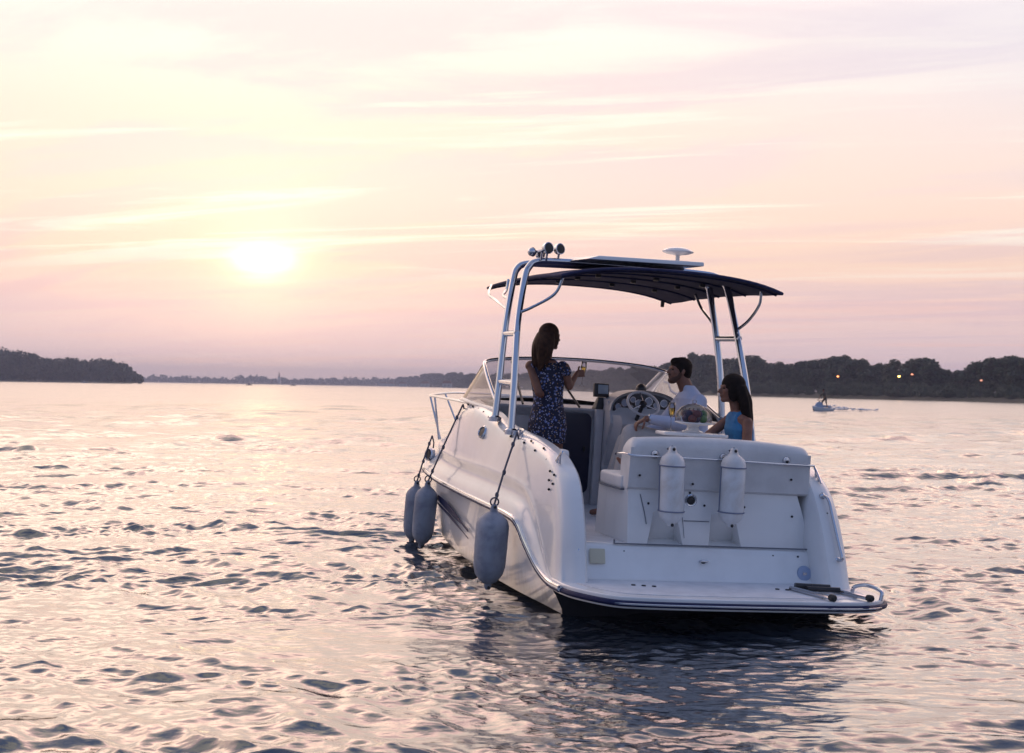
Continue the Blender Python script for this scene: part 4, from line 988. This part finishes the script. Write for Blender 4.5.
fender('hanging_fender', (-1.42, 1.05, .715), (-1.42, 1.10, .0), .138, (-1.14, 1.5, 1.30), M['fend_dirty'], 'large weathered grey fender nearest the stern on the port side', group='weathered fenders along the port side')
fender('hanging_fender', (-1.385, 3.95, .63), (-1.38, 4.12, -.09), .118, (-1.045, 4.05, 1.44), M['fend_dirty'], 'weathered grey fender roped from the bow rail end, middle of three', group='weathered fenders along the port side')
fender('hanging_fender', (-1.28, 5.05, .53), (-1.27, 5.20, -.19), .112, (-1.10, 5.25, 1.03), M['fend_dirty'], 'weathered grey fender furthest forward, half hidden behind the middle one', group='weathered fenders along the port side')
fender('stowed_fender', (-.285, .035, 1.325), (-.275, -.01, .70), .098, (-.29, .12, 1.30), M['fend_white'], 'clean white fender strapped upright on the stern, the left one', group='white fenders strapped to the stern', strap=True)
fender('stowed_fender', (.235, .035, 1.335), (.225, -.01, .71), .098, (.235, .12, 1.31), M['fend_white'], 'clean white fender strapped upright on the stern, the right one', group='white fenders strapped to the stern', strap=True)

# ------------------------------------------------------------------ table, fruit dome, glasses
tb = aboard('cockpit_table', (.08, .52, 1.40), 'white cockpit table leaf just above the stern backrest, under the glass dome', 'table')
MB().prism(rrect(-.21, .36, .40, .66, .05), 1.392, 1.420).build('top', M['gel'], tb, (.08, .52, 1.40), bevel=.008)
MB().tube([(.08, .55, 1.065), (.08, .55, 1.395)], .035, 12).build('leg', M['chrome'], tb, (.08, .52, 1.40))
dp = Vector((.085, .54, 1.421)); dm = aboard('cake_dome', dp, 'clear domed glass dish on a white foot, on the table beside the woman in blue', 'dish')
MB().lathe([(0, 0), (.085, 0), (.09, .008), (.055, .02), (.045, .045), (.06, .06), (.135, .068), (.155, .078), (.155, .086), (0, .084)], dp, seg=28).build('stand', M['gel'], dm, dp)
MB().lathe([(.150, .088), (.152, .12), (.140, .165), (.105, .205), (.055, .228), (.018, .236), (.014, .25), (.02, .262), (0, .268)], dp, seg=32).build('dome', M['clear'], dm, dp, solid=0, smooth=180)
rg2 = random.Random(5)
for k in range(16):
    a = k*2.4; q = .10*math.sqrt((k % 8)/8); z = .115 if k < 9 else .155; xx = q*math.cos(a)
    f_ = 'green' if xx > .03 else ('red' if k % 2 else 'purple'); fr_ = dp+Vector((xx, q*math.sin(a), z))
    o = aboard('fruit', fr_, {'green': 'green fruit', 'red': 'red fruit', 'purple': 'dark purple fruit'}[f_]+' inside the glass dome on the table', 'fruit', 'fruit under the glass dome')
    MB().ell((0, 0, 0), (.036, .036, .033), seg=12, rings=8).build('flesh', M[f_], o); MB().tube([(0, 0, .028), (.004, 0, .045)], .003, 5).build('stalk', M['bark'], o)
def flute(p, label, tilt=0.):
    p = Vector(p); t = aboard('champagne_flute', p, label, 'glass', 'champagne flutes')
    MB().lathe([(0, 0), (.032, 0), (.032, .003), (.005, .01), (.004, .10), (.010, .112), (.024, .14), (.029, .18), (.027, .235), (.0245, .235), (.0265, .18), (.022, .142), (.006, .118), (0, .116)], p, (math.sin(tilt), 0, math.cos(tilt)), 20).build('bowl', M['clear'], t, p, smooth=180)
    MB().lathe([(0, .118), (.006, .119), (.0215, .143), (.0255, .18), (.0255, .19), (0, .19)], p, (math.sin(tilt), 0, math.cos(tilt)), 18).build('wine', M['wine'], t, p)
    return t
flute((-.085, .60, 1.421), 'champagne flute of golden wine standing behind the glass dome')

# ------------------------------------------------------------------ people
def face_frame(yaw, pitch=0., rollh=0.):
    """columns: forward, left, up for a head whose nose points along yaw (degrees from +x, boat frame)"""
    return rz(R(yaw)) @ ry(R(-pitch)) @ rx(R(rollh))
def head(mb, c, Q_):
    c = Vector(c)
    def P_(x, y, z): return c+Q_ @ Vector((x, y, z))
    mb.ell(P_(-.012, 0, .030), (.096, .076, .088), Q_); mb.ell(P_(.022, 0, -.028), (.070, .062, .084), Q_)
    mb.cap(P_(.030, -.028, -.080), P_(.068, 0, -.092), .028, .024); mb.cap(P_(.030, .028, -.080), P_(.068, 0, -.092), .028, .024)
    mb.cap(P_(.086, 0, .012), P_(.112, 0, -.026), .009, .013); mb.ell(P_(.100, 0, -.030), (.014, .017, .010), Q_)
    mb.ell(P_(.091, 0, -.055), (.012, .022, .007), Q_); mb.ell(P_(.089, 0, -.066), (.012, .019, .007), Q_)
    mb.cap(P_(.078, -.035, .022), P_(.078, .035, .022), .013, .013)
    for s_ in (-1, 1):
        mb.ell(P_(-.005, s_*.076, -.008), (.018, .009, .030), Q_); mb.ell(P_(.055, s_*.034, -.020), (.028, .024, .024), Q_)
def eyes(c, Q_, par, off):
    for s_ in (-1, 1): MB().ell(Vector(c)+Q_ @ Vector((.081, s_*.031, .004)), (.009, .012, .007), Q_, 10, 8).build('eye', M['eye'], par, off)
def hand(mb, wrist, d, palm_n, curl=35., side=1, size=1.):
    """d: towards the fingers, palm_n: out of the palm, side: +1/-1 where the thumb leaves"""
    w = Vector(wrist); d = Vector(d).normalized(); n = Vector(palm_n); n = (n-d*n.dot(d)).normalized(); s = d.cross(n)*side
    k = size
    pc = w+d*.045*k
    for q in (-.026, -.009, .009, .026): mb.cap(w+s*q*.7*k, w+d*.085*k+s*q*k, .013*k, .0115*k)
    for q, L in ((.028, .070), (.0095, .080), (-.0095, .074), (-.028, .058)):
        p = w+d*.085*k+s*q*k; a = 0.; 
        for j, f in enumerate((.45, .32, .23)):
            a += R(curl); dd = d*math.cos(a)+n*math.sin(a); p2 = p+dd*L*f*k; mb.cap(p, p2, (.0095-.0012*j)*k, (.0085-.0012*j)*k, 8); p = p2
    p = w+d*.02*k+s*.024*k
    for dd, L in (((d*.5+s*.75+n*.35), .038), ((d*.75+s*.35+n*.6), .032), ((d*.8+n*.65), .024)):
        p2 = p+dd.normalized()*L*k; mb.cap(p, p2, .0115*k, .0095*k, 8); p = p2
def sect(mb, secs, seg=24):
    """stack of ellipses: (centre, a (x radius), b (y radius), yaw)"""
    rows = []
    for c, a, b, yw in secs:
        c = Vector(c); rows.append([c+rz(R(yw)) @ Vector((a*math.cos(6.28319*k/seg), b*math.sin(6.28319*k/seg), 0)) for k in range(seg)])
    mb.grid(rows, close_v=True); mb.add(rows[0], [tuple(range(seg))]); mb.add(rows[-1], [tuple(range(seg))])

# --- woman standing in a floral dress, looking to starboard, glass in her right hand
o_ = Vector((-.62, 2.42, .55)); w1 = aboard('person', o_, 'standing person with long brown hair in a dark floral dress, raising a glass', 'person')
hc = Vector((-.635, 2.40, 2.165)); Q1 = face_frame(22, 2)
mb = MB(); head(mb, hc, Q1)
mb.cap((-.655, 2.40, 1.93), (-.65, 2.40, 2.10), .052, .050)
YW = -32
sect(mb, [((-.60, 2.42, 1.20), .15, .10, YW), ((-.60, 2.42, 1.34), .165, .115, YW), ((-.605, 2.42, 1.55), .125, .092, YW), ((-.62, 2.41, 1.75), .145, .10, YW), ((-.64, 2.41, 1.88), .155, .085, YW), ((-.65, 2.40, 1.95), .085, .06, YW)])
Rsh = Vector((-.495, 2.32, 1.885)); Lsh = Vector((-.79, 2.46, 1.885))
mb.ell(Rsh, (.05, .05, .05)); mb.ell(Lsh, (.05, .05, .05))
mb.chain([Rsh, (-.435, 2.33, 1.715), (-.345, 2.42, 1.835)], [.043, .036, .024]); hand(mb, (-.34, 2.425, 1.838), (.9, .35, .12), (-.3, .95, -.1), 48, 1, .98)
mb.chain([Lsh, (-.735, 2.30, 1.635), (-.58, 2.52, 1.60)], [.043, .038, .026]); hand(mb, (-.575, 2.53, 1.60), (.9, .35, -.1), (0, 0, -1), 25, 1, .9)
mb.chain([(-.67, 2.45, 1.25), (-.66, 2.44, .98), (-.655, 2.48, .66)], [.085, .055, .034]); mb.chain([(-.53, 2.38, 1.25), (-.51, 2.36, .98), (-.50, 2.40, .66)], [.085, .055, .034])
for x, y in ((-.655, 2.48), (-.50, 2.40)): mb.cap((x, y-.02, .60), (x+.06, y+.13, .575), .034, .024); mb.cap((x, y, .66), (x, y-.02, .60), .034, .034)
mb.build('body', M['skin2'], w1, o_, remesh=.0065, sm=3, smooth=180); eyes(hc, Q1, w1, o_)
mb = MB(); rows = []
secs = [(1.185, .178, .135), (1.25, .180, .138), (1.34, .182, .138), (1.44, .168, .128), (1.55, .142, .108), (1.64, .146, .108), (1.74, .160, .115), (1.83, .165, .108), (1.90, .150, .09), (1.945, .10, .07), (1.965, .070, .058)]
for j, (z, a, b) in enumerate(secs):
    cx_ = -.60-.05*max(0, (z-1.5))/.45; row = []
    for k in range(56):
        an_ = 6.28319*k/56; fold = 1+(.030*math.sin(an_*9+1.2)+.018*math.sin(an_*15+z*4))*max(0, (1.6-z)/.4)
        row.append(Vector((cx_, 2.415, z+.010*math.sin(an_*3)*(j == 0)))+rz(R(YW)) @ Vector((a*fold*math.cos(an_), b*fold*math.sin(an_), 0)))
    rows.append(row)
mb.grid(rows, close_v=True); mb.cap(Rsh+Vector((-.02, .01, .01)), Rsh+Vector((.012, -.01, -.03)), .056, .052); mb.cap(Lsh+Vector((.03, -.01, .0)), Lsh+Vector((.012, -.005, -.01)), .056, .05)
mb.build('dress', M['dress'], w1, o_, smooth=180)
def long_hair(name, hc, Q_, m_, par, off, bottom, spread, back, seed, side=0.):
    rg_ = random.Random(seed); mb = MB(); hc = Vector(hc)
    mb.ell(hc+Q_ @ Vector((-.016, 0, .042)), (.106, .088, .094), Q_)
    for s_ in (-1, 1): mb.ell(hc+Q_ @ Vector((.0, s_*.066, -.02)), (.055, .026, .085), Q_)
    mb.ell(hc+Q_ @ Vector((-.065, 0, -.02)), (.062, .086, .11), Q_)
    for k in range(46):
        a = -1.9+3.8*(k/45.)
        st = hc+Q_ @ Vector((-.05-.05*math.cos(a), .075*math.sin(a), .03))
        e = hc+Q_ @ Vector((-back-.03*math.cos(a)+rg_.uniform(-.02, .02), spread*math.sin(a)+side+rg_.uniform(-.015, .015), 0)); e.z = bottom+rg_.uniform(-.03, .05)+.05*(1-math.cos(a))
        m1 = st.lerp(e, .35)+Q_ @ Vector((-.035*math.cos(a), .022*math.sin(a), 0)); m2 = st.lerp(e, .72)+Q_ @ Vector((-.02*math.cos(a)+rg_.uniform(-.01, .01), .02*math.sin(a)+rg_.uniform(-.01, .01), 0))
        pts = cr([st, m1, m2, e], 4); n_ = len(pts)
        mb.tube(pts, [.024*(1-.75*(i/(n_-1))**2) for i in range(n_)], 7)
    mb.build(name, m_, par, off, remesh=.0075, sm=1, smooth=180)
long_hair('hair', hc, Q1, M['hair_brown'], w1, o_, 1.86, .085, .085, 3)
# the glass she holds
flute((-.268, 2.475, 1.722), 'champagne flute raised in the hand of the standing person', .05)

# --- man at the helm in a pale shirt, facing to port
o_ = Vector((.58, 1.80, 1.12)); m1 = aboard('person', o_, 'seated bearded person with short dark hair, pale long-sleeved shirt and cream trousers', 'person')
hc = Vector((.440, 1.80, 1.925)); Q2 = face_frame(184, 4)
mb = MB(); head(mb, hc, Q2)
mb.cap((.535, 1.80, 1.74), (.475, 1.80, 1.86), .068, .064)
sect(mb, [((.62, 1.78, 1.14), .13, .17, 0), ((.62, 1.78, 1.30), .115, .165, 0), ((.59, 1.79, 1.50), .115, .18, 0), ((.565, 1.80, 1.64), .105, .19, 0), ((.55, 1.80, 1.71), .07, .12, 0)])
sh = Vector((.580, 1.61, 1.655)); sh2 = Vector((.56, 1.99, 1.655))
mb.chain([sh, (.40, 1.52, 1.445), (.06, 1.55, 1.48)], [.055, .045, .030]); hand(mb, (.05, 1.55, 1.478), (-.8, 0, -.45), (-.2, 0, -1), 32, 1, 1.05)
mb.chain([sh2, (.40, 2.10, 1.38), (.22, 1.98, 1.36)], [.055, .045, .030]); hand(mb, (.21, 1.98, 1.36), (-.9, .1, -.2), (0, -.2, -1), 35, -1, 1.05)
for a in (((.58, 1.66, 1.20), (-.06, 1.62, 1.33), (-.16, 1.60, .70)), ((.58, 1.90, 1.19), (.02, 1.96, 1.24), (-.12, 1.95, .70))):
    mb.chain(a, [.085, .062, .042]); q = Vector(a[2]); mb.cap(q, q+Vector((.0, 0, -.06)), .042, .036); mb.cap(q+Vector((.02, 0, -.09)), q+Vector((-.14, 0, -.115)), .036, .026)
mb.build('body', M['skin'], m1, o_, remesh=.0065, sm=3, smooth=180); eyes(hc, Q2, m1, o_)
mb = MB(); sect(mb, [((.62, 1.78, 1.16), .150, .19, 0), ((.62, 1.78, 1.28), .142, .188, 0), ((.60, 1.79, 1.42), .135, .19, 0), ((.585, 1.79, 1.54), .140, .205, 0), ((.570, 1.80, 1.68), .130, .205, 0), ((.555, 1.80, 1.745), .085, .125, 0), ((.525, 1.80, 1.80), .070, .078, 0)])
mb.ell(sh, (.070, .070, .075)); mb.ell(sh2, (.070, .070, .075))
mb.chain([sh, (.40, 1.52, 1.445), (.10, 1.55, 1.478)], [.070, .062, .045]); mb.chain([sh2, (.40, 2.10, 1.38), (.25, 1.985, 1.36)], [.070, .060, .044])
mb.build('shirt', M['shirt'], m1, o_, remesh=.008, sm=2, smooth=180)
mb = MB(); sect(mb, [((.60, 1.78, 1.10), .16, .20, 0), ((.60, 1.78, 1.20), .155, .20, 0), ((.62, 1.78, 1.27), .14, .185, 0)])
mb.chain([(.58, 1.66, 1.21), (-.045, 1.62, 1.335), (-.15, 1.60, .78)], [.115, .093, .085]); mb.chain([(.58, 1.90, 1.20), (.03, 1.96, 1.24), (-.11, 1.95, .78)], [.115, .09, .08])
mb.build('trousers', M['trousers'], m1, o_, remesh=.009, sm=2, smooth=180)
mb = MB(); mb.ell(hc+Q2 @ Vector((-.020, 0, .046)), (.104, .084, .086), Q2); mb.ell(hc+Q2 @ Vector((-.058, 0, .0)), (.062, .080, .088), Q2); mb.ell(hc+Q2 @ Vector((.030, 0, .082)), (.064, .066, .040), Q2)
for s_ in (-1, 1): mb.ell(hc+Q2 @ Vector((.012, s_*.070, .020)), (.022, .012, .04), Q2)
mb.build('hair', M['hair_black'], m1, o_, remesh=.006, sm=2, smooth=180)
mb = MB(); mb.cap(hc+Q2 @ Vector((.060, -.018, -.094)), hc+Q2 @ Vector((.060, .018, -.094)), .031, .031); mb.cap(hc+Q2 @ Vector((.094, -.02, -.046)), hc+Q2 @ Vector((.094, .02, -.046)), .008, .008)
for s_ in (-1, 1): mb.cap(hc+Q2 @ Vector((.056, s_*.026, -.090)), hc+Q2 @ Vector((.020, s_*.050, -.055)), .031, .022); mb.cap(hc+Q2 @ Vector((.020, s_*.050, -.055)), hc+Q2 @ Vector((.006, s_*.066, -.005)), .022, .012)
mb.build('beard', M['beard'], m1, o_, remesh=.005, sm=2, smooth=180)
MB().tube([Vector((.085, 1.55, 1.479))+Vector((.2*math.cos(a)*.2*0+.006*math.cos(a), .034*math.cos(a), .034*math.sin(a))) for a in [6.283*k/16 for k in range(16)]], .009, 6, closed=True).build('watch', M['chrome'], m1, o_)

# --- woman in blue sitting on the aft bench, facing to port, bare feet up on the cushion
def seat_shift(): return Vector((-.055, -.13, 0))
o_ = Vector((.66, .92, 1.065)); w2 = aboard('person', o_+seat_shift(), 'seated person with long dark hair in a sleeveless blue top, on the aft bench', 'person')
hc = Vector((.565, .90, 1.795)); Q3 = face_frame(176, 0)
mb = MB(); head(mb, hc, Q3); mb.cap((.625, .90, 1.60), (.59, .90, 1.73), .050, .048)
sect(mb, [((.68, .90, 1.08), .12, .16, 0), ((.68, .90, 1.20), .11, .145, 0), ((.67, .90, 1.34), .095, .125, 0), ((.655, .90, 1.47), .10, .145, 0), ((.645, .90, 1.56), .085, .15, 0), ((.635, .90, 1.62), .055, .08, 0)])
sh = Vector((.665, .76, 1.525)); sh2 = Vector((.62, 1.05, 1.53))
mb.ell(sh, (.045, .045, .045)); mb.ell(sh2, (.045, .045, .045))
mb.chain([sh, (.65, .71, 1.31), (.44, .76, 1.30)], [.046, .040, .026]); hand(mb, (.43, .76, 1.30), (-.9, .2, -.1), (0, 0, -1), 25, 1, .92)
mb.chain([sh2, (.42, 1.05, 1.37), (.47, .86, 1.33)], [.044, .038, .026]); hand(mb, (.47, .85, 1.33), (.3, -.9, 0), (0, 0, -1), 25, -1, .92)
for y, kx in ((.82, .12), (.98, .16)):
    mb.chain([(.64, y, 1.165), (kx+.02, y+.02, 1.29), (-.22, y+.02, 1.135)], [.085, .058, .036]); mb.cap((-.22, y+.02, 1.125), (-.35, y, 1.115+.02), .034, .022)
    mb.cap((-.35, y, 1.13), (-.385, y-.005, 1.16), .022, .014)
mb.build('body', M['skin'], w2, o_, remesh=.0065, sm=3, smooth=180); eyes(hc, Q3, w2, o_)
mb = MB(); sect(mb, [((.68, .90, 1.075), .145, .18, 0), ((.68, .90, 1.20), .135, .165, 0), ((.67, .90, 1.34), .112, .14, 0), ((.655, .90, 1.46), .118, .158, 0), ((.65, .90, 1.52), .104, .140, 0), ((.645, .90, 1.575), .086, .118, 0), ((.64, .90, 1.61), .066, .092, 0)])
for yy in (.815, .985): mb.tube(cr([(.585, yy, 1.52), (.60, yy, 1.575), (.65, yy, 1.600), (.69, yy, 1.56), (.70, yy, 1.50)], 4), .024, 8)
for y, kx in ((.82, .12), (.98, .16)): mb.chain([(.64, y, 1.17), (kx+.16, y+.015, 1.265)], [.108, .085])
mb.build('dress', M['blue'], w2, o_, remesh=.008, sm=2, smooth=180)
long_hair('hair', hc, Q3, M['hair_black'], w2, o_, 1.42, .090, .13, 6)

# ------------------------------------------------------------------ jet ski with a standing rider
jp = Vector((29.8, 131.0, -.08)); jr = rz(R(213))   # +x local = ahead
js = empty('jet_ski', jp, jr.to_euler()); tag(js, 'small blue and white jet ski crossing right of the cruiser', 'jet ski')
rows = []
for x_, b_, zt, zb in ((-1.15, .44, .30, -.05), (-.6, .50, .32, -.15), (.2, .50, .36, -.15), (.8, .38, .44, -.02), (1.15, .18, .50, .15), (1.3, .02, .52, .35)):
    rows.append([(x_, -b_, zt), (x_, -b_*.9, zt-.18), (x_, -b_*.5, zb), (x_, b_*.5, zb), (x_, b_*.9, zt-.18), (x_, b_, zt), (x_, 0, zt+.08)])
m_ = MB(); m_.grid(rows, close_v=True); m_.add(rows[0], [tuple(range(7))]); m_.build('hull', M['jet_white'], js)
MB().hexa([(-1.15, -.2, .42), (.15, -.2, .45), (.15, .2, .45), (-1.15, .2, .42)], [(-1.0, -.14, .62), (.0, -.14, .66), (.0, .14, .66), (-1.0, .14, .62)]).build('seat', M['jet_blue'], js, bevel=.05)
MB().hexa([(.1, -.3, .33), (1.1, -.12, .46), (1.1, .12, .46), (.1, .3, .33)], [(.2, -.14, .95), (.7, -.08, .92), (.7, .08, .92), (.2, .14, .95)]).build('hood', M['jet_blue'], js, bevel=.04)
MB().tube([(.25, -.38, 1.12), (.35, -.1, 1.05), (.35, .1, 1.05), (.25, .38, 1.12)], .03, 8).tube([(.35, 0, 1.05), (.5, 0, .85)], .04, 8).build('handlebar', M['black'], js)
rd = empty('person', jp+jr @ Vector((-.35, 0, .45)), jr.to_euler()); tag(rd, 'distant rider in dark clothing standing on the jet ski', 'person')
oo = Vector((-.35, 0, .45)); mb = MB(); head(mb, Vector((-.12, 0, 2.08)), Matrix.Identity(3)); mb.cap((-.18, 0, 1.85), (-.14, 0, 2.0), .05, .05)
sect(mb, [((-.38, 0, 1.28), .12, .16, 0), ((-.30, 0, 1.5), .11, .14, 0), ((-.22, 0, 1.72), .12, .18, 0), ((-.19, 0, 1.86), .08, .13, 0)])
for s_ in (-1, 1):
    mb.chain([(-.20, s_*.2, 1.80), (-.06, s_*.30, 1.50), (.20, s_*.32, 1.18)], [.05, .04, .028]); hand(mb, (.20, s_*.32, 1.18), (.9, 0, -.3), (0, 0, -1), 35, s_, 1.0)
    mb.chain([(-.38, s_*.09, 1.28), (-.22, s_*.26, .90), (-.38, s_*.30, .52)], [.085, .06, .04]); mb.cap((-.38, s_*.30, .50), (-.22, s_*.30, .47), .04, .03)
mb.build('body', M['skin'], rd, oo, remesh=.012, sm=1, smooth=180)
mb = MB(); sect(mb, [((-.38, 0, 1.18), .15, .19, 0), ((-.30, 0, 1.5), .13, .17, 0), ((-.22, 0, 1.72), .14, .21, 0), ((-.19, 0, 1.88), .09, .13, 0)])
for s_ in (-1, 1): mb.chain([(-.20, s_*.2, 1.80), (-.06, s_*.30, 1.50)], [.065, .055]); mb.chain([(-.38, s_*.09, 1.26), (-.22, s_*.26, .92)], [.105, .085])
mb.build('wetsuit', M['black'], rd, oo, remesh=.015, sm=1, smooth=180)
mb = MB(); mb.ell((-.14, 0, 2.12), (.105, .088, .09)); mb.build('hair', M['hair_black'], rd, oo, remesh=.012, smooth=180)
# spray and wake behind it
rgw = random.Random(2); mb = MB()
for k in range(110):
    d_ = rgw.random()**1.5*7; sp_ = .3+.10*d_
    c = jp+jr @ Vector((-1.0-d_*.9, rgw.gauss(0, sp_), max(.2, .18+(.40*math.exp(-d_/2.2)+.10)*rgw.random()))); s_ = rgw.uniform(.04, .11)
    mb.ell(c, (s_*2.0, s_, s_*.5), None, 6, 4)
sp = mb.build('spray', M['spray'], merge=False); tag(sp, 'pale spray and foam trail behind the jet ski', kind='stuff')
